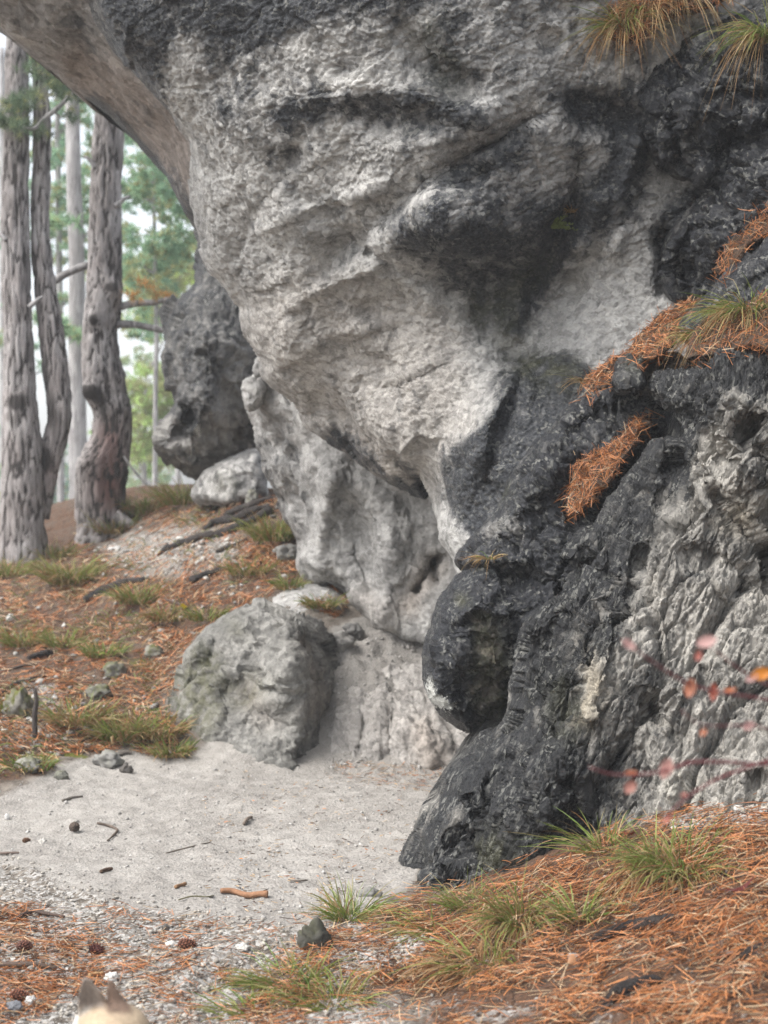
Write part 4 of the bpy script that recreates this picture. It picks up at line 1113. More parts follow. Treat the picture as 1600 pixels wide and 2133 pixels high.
# ------------------------------------------------------------------ grass tufts
def tuft(base, n, length, spread, label, green=.6, droop=.5, lean=(0, 0), seed=0, foot=.05, width=.0035, upright=.6):
    rng = np.random.default_rng(500 + seed)
    base = np.asarray(base, float)
    a = rng.random(n) * 2 * np.pi
    r = foot * np.sqrt(rng.random(n))
    B = base + np.stack([np.cos(a) * r, np.sin(a) * r, np.zeros(n)], 1)
    B[:, 2] -= .01
    a2 = a + rng.normal(size=n) * .6
    out = spread * (.25 + rng.random(n))
    d0 = np.stack([np.cos(a2) * out + lean[0], np.sin(a2) * out + lean[1], np.full(n, upright) + .3 * rng.random(n)], 1)
    d0 /= np.linalg.norm(d0, axis=1)[:, None]
    L = length * (.45 + .65 * rng.random(n))
    isgreen = rng.random(n) < green
    t = np.linspace(0, 1, 6)
    dr = droop * (.4 + 1.1 * rng.random(n)) * np.where(isgreen, .8, 1.45)
    side = np.stack([np.cos(a2) + lean[0], np.sin(a2) + lean[1], np.zeros(n)], 1) * (.25 * rng.random(n))[:, None]
    paths = B[:, None] + L[:, None, None] * (d0[:, None] * t[None, :, None] + side[:, None] * (t ** 2)[None, :, None] - np.array([0, 0, 1.0]) * dr[:, None, None] * (t ** 2.2)[None, :, None])
    W = width * (.6 + .6 * rng.random(n))[:, None] * np.array([.8, 1, .95, .8, .5, .12])[None]
    g1 = np.array([.10, .17, .03]); g2 = np.array([.26, .30, .07]); s1 = np.array([.40, .30, .15]); s2 = np.array([.30, .15, .06])
    k = rng.random((n, 1))
    cg = g1 * (1 - k) + g2 * k; cs = s1 * (1 - k) + s2 * k
    tip = np.where(rng.random((n, 1)) < .4, s1, cg)
    col = np.where(isgreen[:, None, None], cg[:, None] * (1 - t ** 2)[None, :, None] + tip[:, None] * (t ** 2)[None, :, None], cs[:, None] * np.ones((1, 6, 1)))
    o = empty('grass_tuft', base)
    tag(o, label, 'grass', 'tufts of grass')
    for nm, m in (('green_blades', isgreen), ('dry_blades', ~isgreen)):
        if m.sum():
            v, q, c = ribbons(paths[m], W[m], col[m], rng)
            ch = build(nm, v, [q], M_GRASS, attrs={'col': c}, origin=base)
            ch.parent = o; ch.location = (0, 0, 0)
    return o

def on_ground(px, py):
    return ground_hit([px], [py])[0][0]
# near mound and rock foot (px, py, blades, length m, spread, green, droop, lean, foot, label)
for i, (px, py, n, L, sp, gr, dr, ln, ft, lab) in enumerate([
    (1420, 1808, 330, .215, .75, .6, .6, (-.02, -.35), .12, 'largest bright green grass tuft on the mound at the right'),
    (1085, 1925, 200, .23, .45, .38, .62, (-.12, -.4), .055, 'tall mixed green and straw tuft in the middle of the mound'),
    (1210, 1915, 70, .18, .7, .75, .4, (-.1, -.2), .04, 'small green tuft left of the dark foreground root'),
    (728, 1912, 130, .17, .9, .7, .35, (.1, -.1), .05, 'spiky green tuft at the tip of the mound beside the path'),
    (600, 2050, 130, .17, .9, .55, .5, (-.3, -.2), .08, 'flattened green tuft on the lower edge of the mound'),
    (690, 2085, 120, .16, .9, .5, .5, (-.2, -.2), .08, 'low straw and green tuft at the bottom of the mound'),
    (985, 1885, 90, .13, 1.0, .7, .35, (0, -.1), .08, 'short green grass at the foot of the black outcrop'),
    (1255, 1775, 60, .2, .8, .6, .35, (-.3, -.1), .05, 'thin tuft with long stalks where outcrop meets mound'),
    (1375, 1690, 70, .13, .9, .55, .4, (0, -.1), .06, 'little tuft below the pale shattered rock face'),
    (905, 1940, 90, .16, .9, .45, .5, (-.4, -.2), .07, 'sparse tuft leaning left in the needles of the mound'),
    (520, 2115, 90, .12, 1.0, .55, .5, (-.3, -.1), .07, 'thin tuft at the bottom left end of the mound'),
    (1000, 2010, 110, .2, .7, .3, .6, (-.4, -.3), .09, 'straw coloured tuft below the tall mixed one')]):
    b = on_ground(px, py)
    tuft(b, int(n * 1.9), L * 1.22, sp, lab, gr, dr, ln, i, ft * 1.1, .0042, .5)
# bank at the left
for i, (px, py, n, L, gr, ft, lab) in enumerate([
    (150, 1215, 240, .30, .55, .16, 'large olive tuft on the bank below the gnarled pine'),
    (290, 1255, 150, .22, .65, .13, 'olive tuft in the middle of the needle covered bank'),
    (350, 1290, 130, .16, .25, .12, 'reddish brown tuft above the boulder on the bank'),
    (570, 1125, 170, .28, .7, .14, 'bright yellow green tuft against the foot of the pale wall'),
    (300, 1070, 200, .30, .6, .2, 'grass on the crest right of the gnarled pine'),
    (385, 1050, 220, .30, .55, .2, 'grass on the crest in front of the pale low boulder'),
    (240, 1110, 180, .26, .5, .18, 'straw tinted tuft at the foot of the gnarled pine'),
    (110, 1165, 140, .24, .45, .16, 'pale tuft beside the forked pine'),
    (15, 1200, 120, .24, .6, .16, 'green tuft at the left edge below the forked pine'),
    (130, 1345, 110, .16, .55, .12, 'pale flat tuft halfway up the bank at the left'),
    (45, 1345, 110, .18, .6, .12, 'green tuft halfway up the bank near the left edge'),
    (220, 1365, 120, .14, .75, .13, 'low green tuft on the bank left of the boulder'),
    (260, 1535, 190, .20, .6, .14, 'big green tuft at the bottom of the bank'),
    (330, 1530, 200, .18, .3, .14, 'straw tuft at the bottom of the bank by the boulder'),
    (358, 1570, 150, .12, .55, .1, 'tuft spilling onto the sand beside the boulder'),
    (160, 1505, 160, .20, .4, .15, 'brown green tuft at the bottom of the bank, left'),
    (430, 1290, 90, .14, .6, .1, 'thin tuft touching the back of the boulder'),
    (520, 1195, 110, .16, .5, .13, 'faded tuft between the roots and the pale wall'),
    (605, 1225, 80, .14, .7, .08, 'small tuft under the pale wall behind the boulder'),
    (670, 1265, 110, .14, .45, .09, 'tuft tucked behind the top right of the boulder'),
    (60, 1600, 120, .10, .6, .13, 'mossy low grass at the edge of the sand, far left'),
    (15, 1480, 120, .14, .5, .13, 'low grass by the mossy stones at the left edge')]):
    tuft(on_ground(px, py), int(n * 1.9), L * 1.2, .65, lab, gr, .38, (.0, -.2), 40 + i, ft * 1.05, .008)
# thin grass between the tufts of the bank (uncountable)
_q = sample_px(7500, SLOPE, RNG, lambda q: np.clip(patch_noise(q, 75, -.02, .3, 12) + .25 * np.exp(-((q[:, 1] - 1530) / 50) ** 2), .04, 1))
_B, _ok = ground_hit(_q[:, 0], _q[:, 1]); _B = _B[_ok]; _m = len(_B)
_d = RNG.normal(size=(_m, 3)) * np.array([.5, .5, .12]) + np.array([0, -.2, .75]); _L = (.05 + .12 * RNG.random(_m))[:, None, None]
_t = np.linspace(0, 1, 4)
_p = _B[:, None] + _L * (_d[:, None] * _t[None, :, None] - np.array([0, 0, .55]) * (_t ** 2)[None, :, None])
_k = RNG.random((_m, 1))
_c = np.where(RNG.random((_m, 1)) < .5, np.array([.15, .19, .05]) * (.7 + .7 * _k), np.array([.40, .30, .16]) * (.6 + .6 * _k))
v, q, c = ribbons(_p, np.full((_m, 4), .0065) * np.array([1, 1, .7, .2]), _c, RNG)
tag(build('sparse_grass', v, [q], M_GRASS, attrs={'col': c}), 'thin faded grass growing between needles on the bank', 'grass', None, 'stuff')
# on the rock ledges
for i, (px, py, n, L, sp, gr, dr, ln, ft, lab) in enumerate([
    (1298, 75, 170, .34, .9, .5, .7, (-.1, -.5), .03, 'arching grass tuft hanging from the top ledge, leftmost'),
    (1345, 40, 120, .30, .6, .08, .75, (-.1, -.5), .05, 'brown thatch of dead grass between the two top tufts'),
    (1400, 0, 130, .36, .8, .3, .7, (.1, -.5), .05, 'straw grass tuft at the top edge above the black outcrop'),
    (1595, 90, 140, .40, .8, .55, .9, (-.2, -.5), .03, 'long drooping grass tuft at the upper right edge'),
    (1560, 660, 230, .32, .9, .5, .75, (-.2, -.5), .08, 'large yellow green tuft hanging over the front outcrop'),
    (1470, 705, 110, .24, .9, .3, .75, (-.3, -.5), .06, 'straw tuft on the left end of the grassy ledge'),
    (1020, 1160, 24, .14, 1.2, .2, .5, (-.3, -.3), .03, 'few dry blades on top of the black nose'),
    (1225, 795, 14, .2, 1.2, .1, .6, (-.4, -.3), .03, 'thin dry stalks at the lower end of the long needle heap')]):
    h, nn = rock_hit(px, py)
    b = h if h is not None else at(px, py, 6.7)
    b = b + np.array([0, -.04, 0.0])
    tuft(b, int(n * 2.3), L * .88, sp, lab, gr, dr, ln, 80 + i, ft, .0042, .45)

# small fern-like plant in the crack
h, nn = rock_hit(1150, 478)
rng = np.random.default_rng(5)
fern = empty('crack_plant', h)
tag(fern, 'small pale green leafy plant growing in a crack of the overhang', 'plant')
for k in range(9):
    a = rng.uniform(-1.2, 1.6); L = rng.uniform(.06, .12)
    P0 = np.array(h) + np.array([0, -.01, 0]); dr = np.array([math.sin(a) * .9, -.45, math.cos(a) * .8 + .1])
    t = np.linspace(0, 1, 6)[:, None]
    path = P0 + dr * t * L - np.array([0, 0, .04]) * t ** 2
    v1, q1, c1 = ribbons(path[None], np.full((1, 6), .003), np.array([[.10, .12, .04]]), rng)
    lv, lq, lc, o_ = [v1], [q1], [c1], len(v1)
    for j in range(1, 6):
        for s in (-1, 1):
            c0 = path[j]; w = .016 * (1.1 - j * .1)
            tip = c0 + np.array([s * w * 1.3, -.004, w * .4]); up_ = np.array([0, -.006, w * .55])
            lv.append(np.array([c0, c0 * .5 + tip * .5 + up_, tip, c0 * .5 + tip * .5 - up_])); lq.append(np.array([[0, 1, 2, 3]]) + o_); o_ += 4
            lc.append(np.tile(np.append(np.array([.17, .21, .07]) * rng.uniform(.7, 1.3), 1), (4, 1)))
    fr_ = build('frond', np.concatenate(lv), [np.concatenate(lq)], M_GRASS, attrs={'col': np.concatenate(lc)}, origin=h)
    fr_.parent = fern; fr_.location = (0, 0, 0)
h2, _ = rock_hit(1190, 440)
tuft(h2 + np.array([0, -.02, 0]), 26, .12, .7, 'tiny rusty grass clump beside the crack plant', .0, .6, (0, -.4), 130, .015, .004, .5)

# ------------------------------------------------------------------ pines
def bark_disp(amp, zs=.15, s=19.0):
    def f(V, D):
        P = V * np.array([s, s, s * zs])
        _, _, f1, f2 = cells(P + .3 * np.stack([perlin(P * 2), perlin(P * 2 + 31), perlin(P * 2 + 63)], 1))
        fur = np.exp(-((f2 - f1) / .16) ** 2)
        f.fur = fur
        return amp * (-1.0 * fur + .9 * fbm(P * .5, 4) + .5 * facet(P * 1.7))
    return f

def stem(name, pxpts, d, rpx, parent, mat, seg=64, n=260, amp=.014, bumps=(), dark=(), red=(), lean=0.0):
    P3 = np.array([at(x, y, d + lean * k) for k, (x, y) in enumerate(pxpts)])
    P3, R = resample(P3, np.array(rpx) / F * d, n)
    bf = bark_disp(amp)
    V, fc, nz = tube_arrays(P3, R, seg, bf, caps=True)
    fur = np.concatenate([bf.fur, [0, 0]])
    pq = to_px(V)
    dk = np.zeros(len(V)); rd = np.zeros(len(V))
    for (x, y, r, amount) in bumps:
        w = np.exp(-(((pq[:, 0] - x) ** 2 + (pq[:, 1] - y) ** 2) / r ** 2)) * (V[:, 1] < d + lean + .05)
        V[:, 1] -= w * amount; V[:, 0] += w * amount * .5 * np.sign(x - np.interp(y, [p[1] for p in pxpts][::-1], [p[0] for p in pxpts][::-1]))
    for (x, y, rx, ry, a) in dark:
        dk += 1.15 * a * np.exp(-(((pq[:, 0] - x) / rx) ** 2 + ((pq[:, 1] - y) / ry) ** 2)) * (V[:, 1] < d + .05)
    for (x, y, rx, ry, a) in red:
        rd += 1.3 * a * np.exp(-(((pq[:, 0] - x) / rx) ** 2 + ((pq[:, 1] - y) / ry) ** 2)) * (V[:, 1] < d + .05)
    paint = np.stack([fur * .75, np.clip(rd, 0, 1), np.clip(dk, 0, 1), np.ones(len(V))], 1)
    o = build(name, V, fc, mat, attrs={'paint': paint}, origin=np.array(parent.location))
    o.parent = parent; o.location = (0, 0, 0)
    return o

def needles_at(C, n, rng, L=.11, w=.0045, k=16, tint=(1, 1, 1), yellow=.2):
    """n-needle brushes at the points C; each brush is k long needles fanned out"""
    m = len(C)
    d = rng.normal(size=(m, k, 3)) + rng.normal(size=(m, 1, 3)) * .8 + np.array([0, 0, .35])
    d /= np.linalg.norm(d, axis=2)[..., None]
    Ls = L * (.6 + .6 * rng.random((m, k, 1)))
    side = np.cross(d, rng.normal(size=(m, k, 3))); side /= np.linalg.norm(side, axis=2)[..., None]
    A = C[:, None] - side * w; B = C[:, None] + side * w; T = C[:, None] + d * Ls
    V = np.stack([A, B, T], 2).reshape(-1, 3)
    Fi = np.arange(m * k * 3).reshape(-1, 3)
    t = rng.random((m, 1, 1))
    c = (np.array([.15, .21, .15]) * (1 - t) + np.array([.28, .34, .22]) * t) * np.array(tint)  # needle colour paled: mist brightness is put into it
    yl = rng.random((m, 1, 1)) < yellow
    c = np.where(yl, np.array([.34, .35, .17]), c) * (.75 + .5 * rng.random((m, k, 1)))
    c = np.repeat(c.reshape(-1, 3), 3, 0)
    return V, Fi, np.concatenate([c, np.ones((len(c), 1))], 1)

def bough(parent, clusters, d, rng, L=.11, w=.0045, k=16, tint=(1, 1, 1), yellow=.15, name='foliage', spread=.5, dens=1.0, flat=.55):
    C = []
    for (x, y, r, n) in clusters:
        n = int(n * dens * 1.7)
        p = at(x, y, d); R = r / F * d
        q = rng.normal(size=(n, 3)) * np.array([R * .62, spread, R * .62 * flat])
        # gather into sprays so that gaps show
        hub = p + rng.normal(size=(max(3, n // 11), 3)) * np.array([R * .85, spread, R * .85 * flat])
        pick = hub[rng.integers(0, len(hub), n)]
        C.append(pick + rng.normal(size=(n, 3)) * np.array([R * .20, .12, R * .10]))
    C = np.concatenate(C)
    v, f, c = needles_at(C, 1, rng, L, w, k, tint, yellow)
    o = build(name, v, [f], M_LEAF, attrs={'col': c}, origin=np.array(parent.location), smooth=False)
    o.parent = parent; o.location = (0, 0, 0)
    return o

def limb(parent, pxpts, d, rpx, mat=None, n=30, name='branch', d2=None):
    m = len(pxpts)
    P3 = np.array([at(x, y, d + (0 if d2 is None else (d2 - d) * k / (m - 1))) for k, (x, y) in enumerate(pxpts)])
    P3, R = resample(P3, np.array(rpx) / F * d, n)
    V, fc, nz = tube_arrays(P3, R, 10, .25 * R.mean(), 1.2 / R.mean() * .15)
    paint = np.stack([np.full(len(V), .35), np.zeros(len(V)), np.full(len(V), .3), np.ones(len(V))], 1)
    o = build(name, V, fc, mat or M_BARK_FAR, attrs={'paint': paint}, origin=np.array(parent.location))
    o.parent = parent; o.location = (0, 0, 0)
    return o

def crown_clusters(x, d, z0, z1, rng, n=26, r=1.3):
    out = []
    for _ in range(n):
        z = rng.uniform(z0, z1); a = rng.uniform(-1, 1) * r * (1 - .5 * (z - z0) / (z1 - z0))
        out.append((x + a / d * F, CY - (z - CZ) / d * F, .55 / d * F, 34))
    return out

# forked pine at the left edge
r_ = np.random.default_rng(21)
gb = on_ground(48, 1166)
dA = float(gb[1])
pA = empty('pine_tree', gb); tag(pA, 'forked grey pine with a bent second stem, nearest the left edge', 'pine tree')
stem('trunk', [(48, 1215), (48, 1160), (46, 1060), (46, 950), (42, 820), (36, 640), (32, 420), (35, 200), (36, 80), (38, -200), (40, -700)], dA, [62, 53, 45, 43, 34, 30, 29, 26, 24, 21, 12], pA, M_BARK,
     bumps=[(40, 840, 34, .03), (100, 205, 20, .05)], dark=[(40, 838, 30, 26, .8), (40, 330, 16, 26, .6), (20, 490, 8, 16, .5), (50, 900, 8, 30, .5), (15, 115, 14, 14, .6)])
stem('second_stem', [(70, 1075), (92, 985), (118, 905), (124, 845), (116, 770), (106, 690), (92, 580), (84, 450), (88, 300), (85, 190), (82, 60), (78, -250), (76, -650)], dA + .12, [34, 28, 25, 26, 27, 26, 22, 20, 19, 17, 16, 13, 8], pA, M_BARK,
     dark=[(110, 860, 26, 60, .6), (95, 960, 20, 40, .7), (70, 570, 12, 14, .6), (75, 620, 10, 12, .5)], red=[(100, 980, 24, 40, .3)])
limb(pA, [(40, 262), (70, 268), (95, 245), (120, 225), (140, 205), (152, 192)], dA - .3, [3, 4, 5, 5, 4, 3])
limb(pA, [(95, 245), (100, 225), (98, 205), (110, 190)], dA - .3, [2.4, 2, 2, 1.4])
limb(pA, [(110, 232), (122, 240), (124, 250)], dA - .3, [2.4, 2, 1.2])
limb(pA, [(60, 640), (82, 622), (90, 618)], dA - .12, [6, 4, 2], n=10, name='branch_stub')
limb(pA, [(14, 500), (0, 488), (-10, 486)], dA - .1, [6, 4, 2], n=10, name='branch_stub')
bough(pA, [(90, 190, 55, 60), (40, 245, 50, 70), (120, 205, 36, 40), (15, 235, 30, 40), (110, 165, 30, 26)], dA - .3, r_, L=.10, w=.0026, k=22, spread=.25, tint=(.6, .65, .6))
bough(pA, crown_clusters(50, dA, 7.5, 11, r_, 34), dA, r_, L=.2, w=.008, k=12, spread=.9, name='crown')

# gnarled pine
gb = on_ground(222, 1105)
dB = float(gb[1])
pB = empty('pine_tree', gb); tag(pB, 'gnarled twisted pine with knobs and reddish bark at its foot', 'pine tree')
stem('trunk', [(205, 1160), (212, 1110), (208, 1040), (212, 985), (230, 925), (234, 865), (222, 805), (211, 760), (208, 700), (215, 640), (218, 560), (220, 450), (224, 320), (228, 220), (234, 0), (240, -300), (246, -800)], dB,
     [62, 54, 52, 52, 44, 38, 39, 42, 37, 38, 36, 34, 33, 31, 27, 22, 10], pB, M_BARK, n=340, amp=.02,
     bumps=[(196, 815, 26, .10), (200, 665, 18, .05), (235, 605, 24, .07), (262, 850, 30, .05), (265, 990, 26, .05), (185, 960, 30, .05), (255, 780, 20, .04)],
     dark=[(192, 818, 26, 18, 1.0), (200, 668, 14, 18, .8), (228, 600, 22, 14, .8), (215, 850, 14, 40, .5), (258, 1000, 14, 60, .7), (240, 880, 30, 30, .35), (200, 1060, 6, 60, .5), (240, 1080, 24, 20, .4)],
     red=[(235, 960, 34, 60, .55), (225, 1030, 30, 50, .6), (230, 900, 24, 30, .4)])
limb(pB, [(245, 640), (280, 632), (320, 630), (352, 622)], dB, [9, 7, 6, 5])
limb(pB, [(245, 675), (280, 676), (320, 684), (350, 690)], dB, [9, 8, 7, 6])
limb(pB, [(196, 548), (160, 560), (135, 572), (108, 590)], dB + .6, [7, 8, 8, 7])
limb(pB, [(258, 950), (275, 975), (300, 1005), (312, 1014)], dB - .2, [2.5, 2.4, 2, 1.6])
limb(pB, [(240, 430), (262, 412), (272, 410)], dB - .1, [6, 4, 2], n=10, name='branch_stub')
limb(pB, [(200, 350), (184, 330), (172, 326)], dB - .1, [6, 4, 2], n=10, name='branch_stub')
limb(pB, [(195, 1085), (180, 1105), (168, 1128)], dB - .15, [16, 14, 9], n=14, name='surface_root', mat=M_BARK)
limb(pB, [(240, 1075), (262, 1088), (280, 1098)], dB - .2, [15, 12, 8], n=14, name='surface_root', mat=M_BARK)
bough(pB, [(325, 610, 40, 22), (275, 620, 30, 14)], dB, r_, L=.10, w=.003, k=18, spread=.15, tint=(2.6, 1.2, .7))
bough(pB, crown_clusters(235, dB, 7.5, 11.5, r_, 34), dB, r_, L=.2, w=.008, k=12, spread=.9, name='crown')

# pines further back: (label, trunk points, distance, radii, clusters, tint, yellow share)
BACK = [
 ('pale straight pine standing just behind the gnarled one', [(168, 1135), (164, 1000), (161, 850), (160, 700), (160, 560), (152, 300), (150, 60), (148, -300)], 20, [24, 20, 19, 18, 17, 15, 13, 8],
  [(150, 680, 34, 60), (130, 690, 26, 40), (185, 480, 40, 40)], (1, 1.15, 1), .1),
 ('green pine filling the gap under the overhang lip', [(322, 1010), (324, 820), (326, 700), (322, 500), (318, 300), (316, 100)], 23, [6, 5, 5, 4, 4, 3],
  [(300, 345, 60, 170), (340, 390, 60, 170), (285, 395, 40, 90), (370, 420, 40, 70), (300, 300, 30, 50), (330, 512, 50, 150), (290, 540, 50, 120), (385, 490, 36, 90), (280, 590, 40, 80), (300, 640, 50, 60), (330, 640, 50, 70)], (.9, 1.1, 1.05), .12),
 ('blurred pine between the forked and the gnarled trunks', [(128, 1120), (126, 900), (124, 600), (120, 300), (118, 0)], 26, [8, 8, 7, 6, 4],
  [(140, 250, 50, 110), (160, 400, 50, 110), (130, 330, 40, 80), (120, 475, 50, 130), (150, 450, 40, 80), (130, 520, 30, 50), (170, 220, 40, 80), (110, 150, 40, 60), (140, 620, 30, 30)], (.9, 1.1, 1.05), .15),
 ('yellow green young pine low beside the rock pinnacle', [(300, 1040), (302, 900), (304, 780)], 30, [6, 5, 2],
  [(300, 815, 50, 220), (320, 860, 50, 220), (285, 880, 40, 150), (300, 920, 50, 180), (290, 960, 40, 90), (335, 800, 30, 80), (345, 700, 30, 30)], (1.5, 1.6, .9), .45),
 ('bushy pale tree behind the lip of the overhang', [(372, 1000), (370, 700), (366, 520)], 34, [6, 6, 2],
  [(350, 570, 50, 240), (320, 590, 50, 200), (385, 560, 40, 160), (350, 620, 50, 160), (310, 660, 40, 90), (380, 530, 30, 80)], (1.7, 1.7, .8), .5),
 ('faint bluish pine far down beyond the forked trunk', [(112, 1130), (113, 1000), (112, 850)], 42, [8, 7, 3],
  [(112, 1050, 40, 200), (120, 990, 36, 150), (100, 940, 30, 100), (125, 1090, 36, 120), (20, 900, 30, 80)], (.9, 1.1, 1.2), .1),
 ('faint pine beyond the left picture edge trunks', [(8, 1150), (8, 900), (6, 500), (4, 100)], 36, [9, 8, 7, 5],
  [(10, 700, 30, 80), (5, 500, 40, 100), (10, 350, 40, 100), (80, 650, 30, 50), (95, 770, 30, 40), (5, 1000, 40, 80)], (.9, 1.1, 1.1), .15),
 ('distant pine low in the gap right of the gnarled trunk', [(330, 1020), (328, 880), (326, 720)], 46, [5, 5, 2],
  [(285, 985, 50, 160), (320, 950, 40, 160), (340, 760, 36, 100), (275, 760, 36, 70), (290, 1010, 30, 80)], (1.1, 1.2, 1.0), .3),
]
for i, (lab, tp, d, rr, cl, tint, yl) in enumerate(BACK):
    rng = np.random.default_rng(60 + i)
    bx = (tp[0][0] - CX) / F * d
    o = empty('pine_tree', (bx, d, float(ground_z([bx], [d])[0])))
    tag(o, lab, 'pine tree', 'pines in the misty background')
    tp2 = [(tp[0][0], CY + (CZ - o.location.z + .1) / d * F)] + tp[1:]
    P3, R = resample(np.array([at(x, y, d) for x, y in tp2]), np.array(rr) / F * d, 60)
    V, fc, nz = tube_arrays(P3, R, 16, .12 * R.mean(), 6, (1, 1, .3))
    paint = np.stack([np.clip(.3 - nz / R.mean() * 3, 0, 1), np.zeros(len(V)), np.zeros(len(V)), np.ones(len(V))], 1)
    t_ = build('trunk', V, fc, M_BARK_FAR, attrs={'paint': paint}, origin=np.array(o.location)); t_.parent = o; t_.location = (0, 0, 0)
    bough(o, cl, d, rng, L=.15, w=.009 + d * .00012, k=13, tint=tuple(1.3 * t for t in tint), yellow=yl + .12, name='crown', spread=.8)  # raised tint paints more mist paleness into the far crowns
    for (x, y, r, n) in cl[::2]:
        ty = min(max(y + r * .6, tp2[-1][1]), tp2[0][1])
        tx = np.interp(ty, [p[1] for p in tp2][::-1], [p[0] for p in tp2][::-1])
        limb(o, [(tx, ty), ((tx + x) / 2, (ty + y) / 2 + 6), (x, y)], d, [4, 3, 1.5], n=8)

# ------------------------------------------------------------------ roots, sticks, cones, stones
def ground_rod(name, pts, rpx, label, cat, mat, col=None, seg=10, n=40, sink=.3, bump=.25, group=None):
    q = np.array(pts, float)
    B, ok = ground_hit(q[:, 0], q[:, 1])
    R = np.array(rpx, float) / F * B[:, 1] if hasattr(rpx, '__len__') else np.full(len(B), rpx / F * B[:, 1].mean())
    B[:, 2] += R * (1 - 2 * sink) + .004
    P3, Rr = resample(B, R, n)
    org = P3[0].copy()
    V, fc, nz = tube_arrays(P3, Rr, seg, bump * Rr.mean() * 1.6, .8 / Rr.mean() * .35)
    if col is None:
        att = {'paint': np.stack([np.clip(.3 - nz / Rr.mean(), 0, 1), np.zeros(len(V)), np.zeros(len(V)), np.ones(len(V))], 1)}
    else:
        att = {'col': np.tile(np.append(col, 1.0), (len(V), 1))}
    o = build(name, V, fc, mat, attrs=att, origin=org)
    tag(o, label, cat, group)
    return o
for pts, r, lab in [
    ([(330, 1160), (350, 1146), (400, 1130), (450, 1119), (490, 1106), (530, 1087), (566, 1068)], [4, 6, 8, 9, 9, 9, 9], 'longest exposed root crossing the bank towards the pale wall'),
    ([(424, 1106), (450, 1093), (490, 1086), (520, 1072), (562, 1062)], [5, 8, 9, 9, 8], 'thick root just above the longest one'),
    ([(456, 1084), (500, 1066), (530, 1056), (566, 1044)], [5, 8, 8, 7], 'uppermost root below the rock pinnacle'),
    ([(176, 1256), (212, 1238), (250, 1224), (290, 1213), (312, 1207)], [8, 11, 10, 6, 3], 'dark root standing proud in the middle of the bank'),
    ([(396, 1216), (430, 1202), (462, 1192), (480, 1184)], [8, 8, 6, 4], 'short dark root between bank and boulder'),
    ([(450, 1152), (480, 1142), (515, 1126)], [4, 4, 3], 'thin grey root under the longest one'),
    ([(0, 1450), (30, 1432), (70, 1418), (95, 1410)], [3, 5, 5, 3], 'thin dark root near the left edge of the bank'),
    ([(60, 1375), (85, 1368), (110, 1362)], [5, 7, 5], 'short dark root stub at the left of the bank'),
    ([(1225, 1974), (1260, 1958), (1300, 1948), (1345, 1936), (1390, 1926), (1435, 1912)], [4, 12, 16, 14, 15, 4], 'thick wet black root in the needles under the green tuft'),
    ([(1255, 2112), (1275, 2088), (1310, 2066), (1350, 2055), (1385, 2046)], [4, 12, 16, 13, 4], 'curved brown root at the bottom right of the mound'),
    ([(1545, 2006), (1580, 1988), (1640, 1966)], [10, 14, 14], 'dark root leaving the picture at the right edge')]:
    ground_rod('exposed_root', pts, r, lab, 'root', M_ROOT, sink=.22 if pts[0][0] > 1000 else .2, bump=.6, seg=14, n=60, group='exposed roots')
for pts, r, col, lab in [
    ([(460, 1861), (485, 1862), (515, 1872), (540, 1870), (558, 1870)], [5, 6, 6, 6.5, 7], (.27, .14, .075), 'orange brown stick lying on the sand'),
    ([(366, 1852), (386, 1847)], 4, (.26, .15, .08), 'short bark chip left of the orange stick'),
    ([(210, 1820), (222, 1816), (234, 1813)], [3, 5, 3], (.10, .06, .04), 'small dark bark piece on the sand'),
    ([(202, 1719), (228, 1724), (244, 1733), (236, 1744), (224, 1754)], [2.4, 2.6, 3, 2.6, 1.6], (.12, .09, .07), 'hooked dark twig right of the pine cone'),
    ([(346, 1782), (400, 1767), (440, 1757)], [1.6, 1.8, 1.2], (.17, .145, .12), 'long faint twig in the middle of the sand'),
    ([(372, 1878), (400, 1872), (430, 1872), (445, 1866)], [1.5, 1.6, 1.5, 1], (.12, .11, .06), 'thin green twig left of the orange stick'),
    ([(508, 1720), (514, 1712), (524, 1706)], [3, 4, 3], (.2, .16, .13), 'tiny curl of bark in the sand'),
    ([(130, 1670), (150, 1666), (172, 1662)], [3, 3, 2], (.17, .15, .13), 'grey twig at the back of the sand'),
    ([(25, 1922), (60, 1905), (90, 1908), (134, 1914)], [3, 4, 4, 3], (.075, .05, .04), 'bent dark twig in the litter at lower left'),
    ([(0, 1927), (30, 1929), (56, 1930)], [3, 3, 2], (.33, .24, .16), 'pale straight twig at the lower left edge'),
    ([(0, 1956), (60, 1962), (120, 1968)], [3, 3, 2.5], (.28, .15, .08), 'long brown twig lying across the lower left litter'),
    ([(0, 2016), (60, 2017), (118, 2022)], [6, 6, 4], (.09, .06, .045), 'thick dark twig behind the dog'),
    ([(185, 2040), (200, 2036), (216, 2033)], [5, 5, 4], (.38, .24, .12), 'yellow wood chip just behind the dog ears'),
    ([(0, 1782), (20, 1781), (40, 1780)], [3, 3, 2], (.16, .12, .1), 'thin twig at the left edge of the sand'),
    ([(600, 1835), (620, 1838), (640, 1836)], [1.5, 2, 1.5], (.2, .17, .14), 'thin twig near the mound tip'),
    ([(0, 1402), (40, 1392), (80, 1384)], [2, 3, 2], (.12, .09, .075), 'thin dead twig on the bank at left'),
    ([(340, 1250), (380, 1265), (410, 1280)], [2, 3, 2], (.1, .07, .055), 'dark twig in the reddish tuft above the boulder'),
    ([(245, 1575), (262, 1572), (274, 1572)], [4, 5, 3], (.16, .14, .12), 'grey bark flake at the back edge of the sand')]:
    ground_rod('stick', pts, r, lab, 'stick', M_WOOD, col, seg=8, n=24, sink=.1, group='sticks and twigs on the ground')
